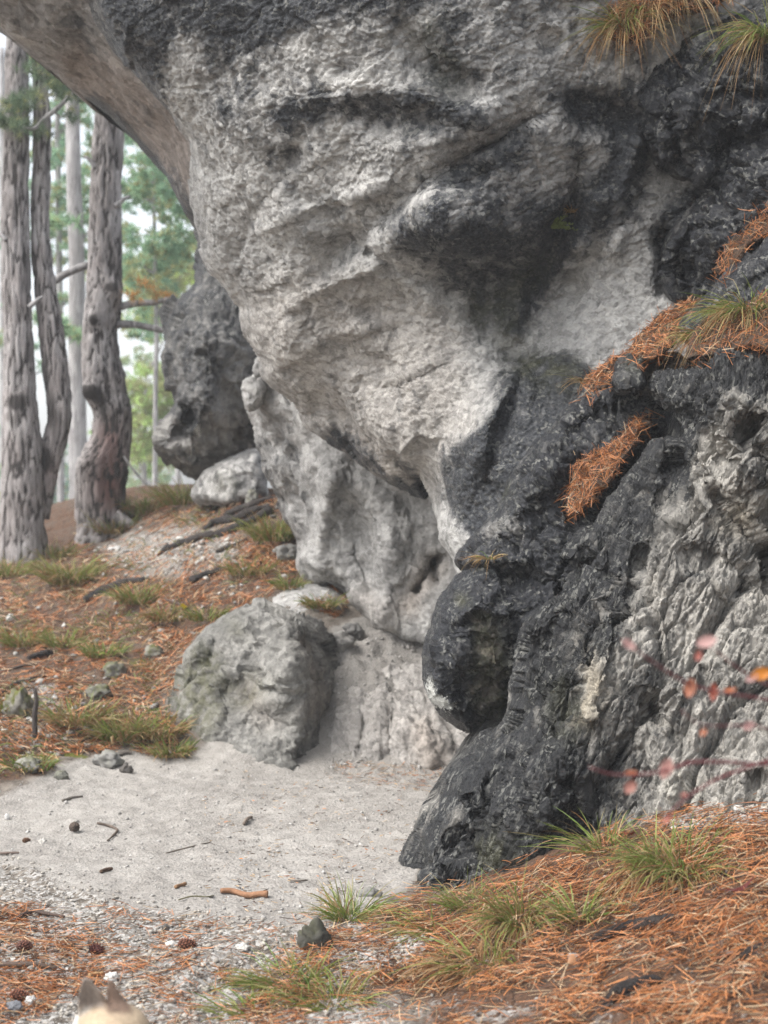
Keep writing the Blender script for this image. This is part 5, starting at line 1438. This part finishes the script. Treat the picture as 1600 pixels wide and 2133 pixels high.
# dead upright stick on the bank
b0 = on_ground(74, 1535)
P3, R = resample(np.array([b0 - np.array([0, 0, .05]), at(72, 1490, b0[1]), at(76, 1460, b0[1]), at(72, 1435, b0[1])]), np.array([6, 6, 5, 4]) / F * b0[1], 24)
V, fc, nz = tube_arrays(P3, R, 8, .006, 20)
tag(build('dead_stump_stick', V, fc, M_WOOD, attrs={'col': np.tile((.06, .05, .045, 1), (len(V), 1))}, origin=b0), 'dark dead stick standing upright on the bank at left', 'stick')

def cone(px, py, size, label, col, tilt, seed):
    rng = np.random.default_rng(seed)
    g = on_ground(px, py)
    L = size
    Vs, Fs, o_ = [], [], 0
    t = np.linspace(0, 1, 9)
    prof = np.sin(np.pi * np.clip(t * .9 + .07, 0, 1)) ** .8 * L * .30
    core, fc, _ = tube_arrays(np.stack([t * L - L / 2, t * 0, t * 0], 1), prof, 8)
    for k in range(70):
        s = (k + .5) / 70
        a = k * 2.39996
        r = np.interp(s, t, prof); x = s * L - L / 2
        e = np.array([0, math.cos(a), math.sin(a)]); tn = np.array([0, -math.sin(a), math.cos(a)])
        w = L * .10 * (1.1 - .5 * abs(s - .4)); out = L * .17 * (1.05 - .6 * abs(s - .35))
        p0 = np.array([x, 0, 0]) + e * r * .8
        p1 = p0 + e * out + np.array([L * .05, 0, 0])
        th = np.array([L * .035, 0, 0])
        Vs += [p0 - tn * w * .5, p0 + tn * w * .5, p1 + tn * w * .55, p1 - tn * w * .55, p1 + e * L * .02 + th * .4, p0 - th, p1 - th]
        Fs += [(o_, o_ + 1, o_ + 2), (o_, o_ + 2, o_ + 3), (o_ + 3, o_ + 2, o_ + 4), (o_ + 2, o_ + 1, o_ + 5), (o_ + 2, o_ + 5, o_ + 6), (o_ + 3, o_ + 6, o_ + 5), (o_ + 3, o_ + 5, o_), (o_ + 4, o_ + 2, o_ + 6), (o_ + 4, o_ + 6, o_ + 3)]
        o_ += 7
    root = empty('pine_cone', g + np.array([0, 0, L * .30]))
    root.rotation_euler = tilt
    tag(root, label, 'pine cone', 'pine cones on the ground')
    c1 = build('core', core, fc, M_WOOD, attrs={'col': np.tile(np.append(np.array(col) * .4, 1), (len(core), 1))}); c1.parent = root
    Vs = np.array(Vs)
    cc = np.tile(np.append(np.array(col), 1), (len(Vs), 1)); cc[:, :3] *= np.repeat(rng.uniform(.6, 1.4, (70, 1)), 7, 0)
    c2 = build('scales', Vs, [np.array(Fs)], M_WOOD, attrs={'col': cc}, smooth=False); c2.parent = root
cone(155, 1732, .060, 'dark open pine cone alone on the sand', (.10, .075, .06), (.4, .3, 1.9), 1)
cone(390, 1978, .060, 'red brown pine cone in the gravel below the path', (.22, .085, .05), (.2, .1, .3), 2)
cone(202, 1986, .055, 'dark red pine cone in the gravel left of the brown one', (.16, .05, .04), (.2, .1, -.6), 3)
cone(55, 1756, .036, 'small brown pine cone near the left edge of the sand', (.16, .08, .045), (.2, 0, .3), 4)
cone(50, 1982, .055, 'reddish pine cone in the litter at lower left', (.15, .06, .04), (.1, .2, .9), 5)
cone(40, 2085, .055, 'rusty pine cone beside the dog', (.22, .08, .045), (.1, .2, .4), 6)

def stone(px, py, w, h, label, col, seed, cat='stone', depth=None, moss=0.0, group='loose stones', rough=1.0):
    rng = np.random.default_rng(seed)
    g = on_ground(px, py)
    d = g[1]
    rw = w / F * d * .5; rh = h / F * d * .62
    V, Fi = ICO3
    V = V * (1 + rough * (.4 * fbm(V * 1.5 + seed * 7.7, 4) + .34 * facet(V * 1.7 + seed * 3.3))[:, None])
    V = V * np.array([rw, rw * .8 if depth is None else depth, rh]) + np.array([0, 0, rh * .45])
    a = rng.uniform(-.5, .5)
    V = V @ np.array([[math.cos(a), math.sin(a), 0], [-math.sin(a), math.cos(a), 0], [0, 0, 1]])
    n = V - np.array([0, 0, rh * .45]); up_ = np.clip(n[:, 2] / (np.linalg.norm(n, axis=1) + 1e-9), 0, 1)
    mk = np.clip(moss * (up_ * 1.1 + fbm(V * 22 + seed, 4) * 3.2), 0, 1)[:, None]
    c = np.array(col) * (1 - mk) + np.array([.10, .105, .022]) * mk
    o = build('stone', V, [Fi], M_STONE, attrs={'col': np.concatenate([c, np.ones((len(c), 1))], 1)})
    o.location = g
    tag(o, label, cat, group)
for i, (px, py, w, h, lab, col, ms) in enumerate([
    (232, 2044, 26, 20, 'white stone just behind the dog', (.6, .59, .56), 0),
    (90, 1758, 16, 12, 'round pale pebble beside the small cone', (.5, .48, .44), 0),
    (358, 1972, 26, 12, 'white flat stone left of the brown cone', (.58, .56, .52), 0),
    (505, 1978, 30, 14, 'pale flat stone right of the brown cone', (.52, .5, .46), 0),
    (345, 1938, 14, 14, 'dark pointed stone in the gravel', (.12, .11, .1), 0),
    (262, 1608, 26, 18, 'dark brown stone at the back of the sand', (.11, .1, .09), 0),
    (225, 1592, 60, 30, 'grey lumpy stone at the edge of the sand and bank', (.24, .235, .22), .15),
    (128, 1622, 28, 18, 'grey stone below the moss at the sand edge', (.2, .2, .17), .2),
    (240, 1408, 44, 34, 'mossy grey block on the bank left of the boulder', (.17, .165, .145), .55),
    (205, 1452, 52, 30, 'mossy dark block on the lower bank', (.16, .155, .135), .5),
    (40, 1492, 56, 60, 'mossy rock near the dead upright stick', (.2, .19, .165), .7),
    (60, 1605, 50, 30, 'mossy grey stone at the left edge of the sand', (.26, .255, .23), .4),
    (320, 1368, 40, 26, 'grey stone with yellow moss above left of the boulder', (.2, .19, .16), .5),
    (240, 1146, 26, 8, 'flat white stone on the gravelly part of the bank', (.6, .59, .57), 0),
    (22, 1290, 16, 12, 'white pebble on the left side of the bank', (.6, .59, .55), 0),
    (600, 1165, 50, 34, 'dark grey stone at the foot of the pale wall', (.2, .195, .18), 0),
    (525, 1052, 28, 34, 'upright grey stone above the roots', (.25, .245, .22), .2),
    (655, 1978, 66, 60, 'dark slanting stone at the tip of the mound', (.06, .058, .048), .15),
    (400, 1990, 14, 10, 'tiny grey stone by the brown cone', (.3, .29, .27), 0),
    (30, 2105, 34, 20, 'blue grey stone at the lower left corner', (.16, .165, .18), 0),
    (65, 2092, 26, 16, 'pale stone beside the dog and the rusty cone', (.5, .49, .47), 0),
    (15, 1706, 10, 12, 'white pebble at the left edge of the sand', (.6, .59, .57), 0),
    (1195, 1998, 26, 14, 'grey stone below the thick black root', (.3, .29, .27), 0),
    (770, 1870, 46, 24, 'grey stone in the tuft at the mound tip', (.2, .195, .18), .1),
    (705, 1345, 60, 30, 'rubble stone behind the right shoulder of the boulder', (.28, .27, .25), 0),
    (735, 1320, 40, 24, 'dark rubble stone under the pale wall', (.17, .165, .155), 0)]):
    stone(px, py, w, h, lab, col, 300 + i, moss=ms)

# ------------------------------------------------------------------ barberry branches reaching in from the right
sb = np.array([.86, 2.62, float(ground_z([.86], [2.62])[0])])
shrub = empty('barberry_shrub', sb)
tag(shrub, 'thin red twigs with pink and orange leaves in the near foreground', 'shrub')
def twig(pts, d, rp, name='twig'):
    P3, R = resample(np.array([at(x, y, dd) for (x, y), dd in zip(pts, d)]), np.array(rp) * .72 / F * 2.6, 30)
    V, fc, nz = tube_arrays(P3, R, 8, .0006, 60)
    o = build(name, V, fc, M_RED, attrs={'col': np.tile((.22, .07, .075, 1), (len(V), 1))}, origin=sb)
    o.parent = shrub; o.location = (0, 0, 0)
    return o
top = at(1800, 1490, 2.62)
P3, R = resample(np.array([sb - [0, 0, .05], sb * [.99, 1, 0] + [0, 0, .55], top, at(1830, 1200, 2.6)]), np.array([.006, .005, .004, .002]), 30)
V, fc, nz = tube_arrays(P3, R, 10, .001, 50)
_s = build('stem', V, fc, M_RED, attrs={'col': np.tile((.13, .05, .045, 1), (len(V), 1))}, origin=sb); _s.parent = shrub; _s.location = (0, 0, 0)
TW = [([(1303, 1338), (1340, 1365), (1400, 1405), (1450, 1430), (1520, 1445), (1600, 1458), (1810, 1500)], [2.35, 2.38, 2.42, 2.46, 2.5, 2.55, 2.62], [2.5, 3.2, 3.6, 4, 4, 4.4, 5]),
      ([(1480, 1345), (1515, 1375), (1560, 1405), (1610, 1430), (1812, 1480)], [2.4, 2.45, 2.5, 2.55, 2.62], [2.5, 3, 3, 3.5, 4.5]),
      ([(1228, 1598), (1270, 1612), (1330, 1614), (1390, 1605), (1440, 1588), (1520, 1588), (1600, 1592), (1815, 1580)], [2.4, 2.42, 2.45, 2.48, 2.5, 2.54, 2.58, 2.62], [2.2, 3, 4, 4.5, 5, 5, 5, 6]),
      ([(1390, 1700), (1430, 1662), (1490, 1625), (1560, 1598), (1640, 1575), (1815, 1560)], [2.45, 2.46, 2.5, 2.52, 2.56, 2.62], [2.4, 3, 3.6, 4, 4, 5]),
      ([(1420, 1480), (1450, 1505), (1490, 1512), (1570, 1512), (1660, 1530), (1815, 1540)], [2.4, 2.42, 2.46, 2.5, 2.55, 2.62], [1.5, 2, 2.2, 2.6, 3, 4])]
for t in TW: twig(*t)
def leaf(px, py, d, L, W, ang, col, yaw, nm='leaf'):
    u = np.linspace(0, 1, 7); s = np.array([-1, -.5, 0, .5, 1])
    prof = np.sin(np.pi * np.clip(u * .92 + .04, 0, 1)) ** .7
    X = u[:, None] * L + 0 * s[None]; Y = s[None] * prof[:, None] * W * .5
    Z = -.18 * W * (1 - s[None] ** 2) * prof[:, None] + .12 * L * (u[:, None] - .5) ** 2
    P = np.stack([X - L / 2, Y, Z], -1).reshape(-1, 3)
    c, sn = math.cos(ang), math.sin(ang)
    cy, sy = math.cos(yaw), math.sin(yaw)
    A = np.array([c, 0, sn]); Bv = np.array([-sn * cy, sy, c * cy]); Cn = np.cross(A, Bv)
    V = at(px, py, d) + P[:, :1] * A + P[:, 1:2] * Bv + P[:, 2:] * Cn
    i = np.arange(6)[:, None] * 5 + np.arange(4)[None]
    Q = np.stack([i, i + 1, i + 6, i + 5], -1).reshape(-1, 4)
    k = (u[:, None] + 0 * s[None]).reshape(-1, 1)
    C = np.array(col) * (1.1 - .35 * k)
    o = build(nm, V, [Q], M_RED, attrs={'col': np.concatenate([C, np.ones((len(C), 1))], 1)}, origin=sb)
    o.parent = shrub; o.location = (0, 0, 0)
PINK, ORG, REDC = (.60, .37, .34), (.50, .17, .08), (.40, .13, .10)
for px, py, d, L, W, a, col, yaw in [
    (1310, 1342, 2.35, .026, .018, -.6, PINK, .5), (1472, 1336, 2.4, .034, .024, .3, PINK, .4), (1455, 1365, 2.4, .018, .014, 1.3, REDC, .4), (1437, 1432, 2.45, .032, .024, 1.4, (.50, .20, .12), .3),
    (1486, 1441, 2.48, .030, .018, 1.5, (.42, .12, .08), .5), (1521, 1437, 2.5, .022, .010, .1, ORG, .6), (1587, 1403, 2.5, .036, .026, .2, (.65, .24, .03), .3), (1566, 1412, 2.5, .022, .016, .5, PINK, .5),
    (1388, 1600, 2.48, .036, .026, 1.2, (.56, .30, .26), .3), (1314, 1611, 2.45, .022, .014, .1, ORG, .4), (1313, 1639, 2.44, .024, .022, .9, (.52, .25, .20), .2), (1465, 1525, 2.42, .014, .012, .8, ORG, .5),
    (1560, 1512, 2.5, .022, .018, .4, PINK, .5), (1390, 1705, 2.45, .020, .012, .9, REDC, .6), (1425, 1655, 2.46, .012, .008, .3, REDC, .6), (1640, 1450, 2.55, .03, .022, .4, PINK, .4)]:
    leaf(px, py, d, L * .95, W * .8, a, col, yaw)

# fallen leaves
def fallen(px, py, size, col, label, seed):
    g = on_ground(px, py); rng = np.random.default_rng(seed)
    n = 14; a = np.arange(n) / n * 6.283
    r = size * (.5 + .12 * rng.random(n)) * (1 + .25 * np.cos(a * 2))
    rim = np.stack([np.cos(a) * r, np.sin(a) * r * .75, .18 * size * np.cos(2 * a) + .1 * size * rng.random(n)], 1)
    V = np.concatenate([rim, [[0, 0, 0]], rim * .55 + [0, 0, -.02 * size]])
    Fi = [(i, (i + 1) % n, n + 1 + (i + 1) % n, n + 1 + i) for i in range(n)]
    Ft = [(n + 1 + i, n + 1 + (i + 1) % n, n) for i in range(n)]
    o = build('fallen_leaf', V, [np.array(Fi), np.array(Ft)], M_RED, attrs={'col': np.tile((*col, 1), (len(V), 1))})
    o.location = g + np.array([0, 0, .03]); o.rotation_euler = (rng.uniform(.2, .7), rng.uniform(-.4, .4), rng.uniform(0, 6))
    tag(o, label, 'leaf', 'fallen leaves')
fallen(1540, 1870, .085, (.13, .03, .025), 'maroon fallen leaf right of the largest green tuft', 1)
fallen(1190, 2025, .035, (.42, .22, .11), 'pale orange fallen leaf below the black root', 2)
fallen(1310, 1755, .04, (.16, .05, .03), 'dark red fallen leaf above the largest green tuft', 3)
fallen(995, 1998, .035, (.10, .10, .12), 'dark wet fallen leaf in the needles of the mound', 4)
fallen(385, 1274, .05, (.60, .45, .03), 'yellow fallen leaf on the reddish tuft', 5)

# ------------------------------------------------------------------ dog (only its head top and ears rise into the picture)
def ball(c, r, k=ICO3):
    V, Fi = k
    return V * np.array(r) + np.array(c), Fi
def cap(a, b, ra, rb, n=14):
    a, b = np.array(a, float), np.array(b, float)
    t = np.linspace(0, 1, n)[:, None]
    V, fc, _ = tube_arrays(a + (b - a) * t, ra + (rb - ra) * t[:, 0], 16)
    tri = [fc[1]] + [fc[0][:, [0, 1, 2]], fc[0][:, [0, 2, 3]]]
    return V, np.concatenate(tri)
HD = 3.25
hc = at(238, 2160, HD)                      # centre of the skull
gz0 = float(ground_z([hc[0]], [hc[1]])[0])
fw = np.array([-.86, .50, 0]); fw /= np.linalg.norm(fw)      # looks to the left, away from us
sd_ = np.array([fw[1], -fw[0], 0])                            # its right side
upv = np.array([0, 0, 1.0])
def L3(f, s, u): return hc + fw * f + sd_ * s + upv * u
parts = [ball(hc, (.078, .078, .072)), ball(L3(.03, 0, .012), (.066, .066, .055)), cap(L3(.04, 0, -.02), L3(.15, 0, -.045), .046, .030), ball(L3(.155, 0, -.04), (.024, .024, .02)),
         cap(L3(-.03, 0, -.02), L3(-.16, 0, -.10), .062, .088)]
bz = gz0 + .27
ch = L3(-.20, 0, 0); ch[2] = bz - .01
hp = L3(-.56, 0, 0); hp[2] = bz
parts += [ball(ch, (.115, .115, .125)), cap(ch, hp, .112, .092), ball(hp, (.10, .10, .10)), cap(L3(-.16, 0, -.10), ch, .085, .10)]
for s in (-1, 1):
    f0 = ch + sd_ * s * .065
    parts += [cap(f0 + [0, 0, -.04], [f0[0], f0[1], gz0 + .13], .045, .026), cap([f0[0], f0[1], gz0 + .13], [f0[0], f0[1], gz0 + .02], .024, .02), ball([f0[0] + fw[0] * .015, f0[1] + fw[1] * .015, gz0 + .018], (.028, .028, .018))]
    h0 = hp + sd_ * s * .065
    kn = h0 + fw * .05; kn[2] = gz0 + .19
    hk = h0 - fw * .05; hk[2] = gz0 + .10
    pw = h0 - fw * .02; pw[2] = gz0 + .018
    parts += [cap(h0, kn, .07, .045), cap(kn, hk, .042, .024), cap(hk, pw, .022, .02), ball(pw + fw * .012, (.028, .028, .018))]
tl = hp - fw * .08; tl[2] = bz + .05
parts += [cap(tl, tl - fw * .10 + upv * .08, .028, .02), cap(tl - fw * .10 + upv * .08, tl - fw * .12 + upv * .18, .02, .008)]
def ear(base_px, tip_px, wpx, d, back):
    """upright cupped ear between a base and a tip measured in the photo"""
    b0, t0 = at(*base_px, d), at(*tip_px, d)
    ax = t0 - b0; Lr = np.linalg.norm(ax); ax /= Lr
    wv = np.cross(ax, [0, -1, 0]); wv /= np.linalg.norm(wv)
    nv = np.cross(wv, ax)
    w = wpx / F * d
    u = np.linspace(0, 1, 12); s = np.linspace(-1, 1, 11)
    prof = (1 - u ** 1.55) ** .85 * w * .5 + .003
    V = []
    for off in (0.0, .009):
        for i, uu in enumerate(u):
            for ss in s:
                cup = back * (1 - ss ** 2) * prof[i] * .7
                V.append(b0 + ax * uu * Lr + wv * ss * prof[i] + nv * (cup + off * back))
    V = np.array(V); nV = 12 * 11
    i = np.arange(11)[:, None] * 11 + np.arange(10)[None]
    Q = np.stack([i, i + 1, i + 12, i + 11], -1).reshape(-1, 4)
    Q2 = Q[:, ::-1] + nV
    rim = [k for k in range(11)] + [11 * r + 10 for r in range(1, 12)] + [121 + k for k in range(9, -1, -1)] + [11 * r for r in range(10, 0, -1)]
    R = np.array([(rim[k], rim[k - 1], rim[k - 1] + nV, rim[k] + nV) for k in range(len(rim))])
    A = np.concatenate([Q, Q2, R])
    return V, np.concatenate([A[:, [0, 1, 2]], A[:, [0, 2, 3]]])
ears = [ear((198, 2124), (176, 2036), 70, HD - .02, -1), ear((256, 2130), (228, 2038), 46, HD + .02, 1)]
VV, FF, o_ = [], [], 0
for V, Fi in parts + ears:
    VV.append(V); FF.append(Fi + o_); o_ += len(V)
VV = np.concatenate(VV); FF = np.concatenate(FF)
tmp = build('dog_cage', VV, [FF], M_FUR)
rmod = tmp.modifiers.new('r', 'REMESH'); rmod.mode = 'VOXEL'; rmod.voxel_size = .0045
smod = tmp.modifiers.new('s', 'SMOOTH'); smod.factor = .5; smod.iterations = 4
dg = bpy.context.evaluated_depsgraph_get()
dme = bpy.data.meshes.new_from_object(tmp.evaluated_get(dg))
bpy.data.objects.remove(tmp)
W = np.zeros(len(dme.vertices) * 3, np.float32); dme.vertices.foreach_get('co', W); W = W.reshape(-1, 3).astype(float)
fawn = np.array([.46, .36, .25]); white = np.array([.72, .70, .66]); grey = np.array([.33, .275, .235]); brown = np.array([.20, .135, .10])
rel = W - hc
fwd = rel @ fw; sdw = rel @ sd_
c = np.tile(fawn, (len(W), 1)) * (1 + .25 * fbm(W * 22, 3))[:, None]
k = smooth01(fwd + .02 * perlin(W * 25), .035, .075)[:, None]; c = c * (1 - k) + white * k
k = smooth01(W[:, 2], gz0 + .17, gz0 + .10)[:, None]; c = c * (1 - k) + white * k
pq = to_px(W)
for e, colr in ((0, grey), (1, brown)):
    d_, _ = line_dist(pq, [[(196, 2118), (176, 2036)], [(256, 2128), (228, 2038)]][e])
    lim = 2100 if e == 0 else 2112
    k = (smooth01(-d_, -40 if e == 0 else -34, -22 if e == 0 else -18) * smooth01(-pq[:, 1], -lim - 8, -lim + 10))[:, None]
    c = c * (1 - k) + colr * (.8 + .5 * fbm(W * 40, 2))[:, None] * k
k = (smooth01(fwd, .15, .162))[:, None]; c = c * (1 - k) + np.array([.02, .018, .018]) * k
dog_org = np.array([hc[0], hc[1], gz0])
dme.vertices.foreach_set('co', (W - dog_org).astype(np.float32).ravel())
ca_ = dme.attributes.new('col', 'FLOAT_COLOR', 'POINT')
ca_.data.foreach_set('color', np.concatenate([c, np.ones((len(c), 1))], 1).astype(np.float32).ravel())
dme.polygons.foreach_set('use_smooth', np.ones(len(dme.polygons), bool))
dme.materials.clear(); dme.materials.append(M_FUR)
dog = bpy.data.objects.new('dog', dme); COL.objects.link(dog); dog.location = dog_org
tag(dog, 'fawn and white dog with dark pricked ears, only its head top showing', 'dog')
for s in (-1, 1):
    V, Fi = ICO1
    p = L3(.062, s * .045, .012)
    e_ = build('eye', V * .011 + (p - dog_org), [Fi], M_FUR, attrs={'col': np.tile((.02, .012, .008, 1), (len(V), 1))}); e_.parent = dog

# ------------------------------------------------------------------ misty air
hx = 155.0
HV = np.array([(-hx, -65, -3), (hx, -65, -3), (hx, 155, -3), (-hx, 155, -3), (-hx, -65, 14.5), (hx, -65, 14.5), (hx, 155, 14.5), (-hx, 155, 14.5)], float)
HF = np.array([(0, 3, 2, 1), (4, 5, 6, 7), (0, 1, 5, 4), (1, 2, 6, 5), (2, 3, 7, 6), (3, 0, 4, 7)])
hm = bpy.data.materials.new('mist'); hm.use_nodes = True
hm.node_tree.nodes.clear()
ho = hm.node_tree.nodes.new('ShaderNodeOutputMaterial')
hv = hm.node_tree.nodes.new('ShaderNodeVolumePrincipled')
hv.inputs['Color'].default_value = (.93, .96, 1.0, 1)
hv.inputs['Density'].default_value = .0022
hv.inputs['Anisotropy'].default_value = 0.0
hm.node_tree.links.new(hv.outputs[0], ho.inputs['Volume'])
tag(build('haze', HV, [HF], hm, smooth=False), 'thin pale mist in the air between the pines', 'haze', None, 'stuff')
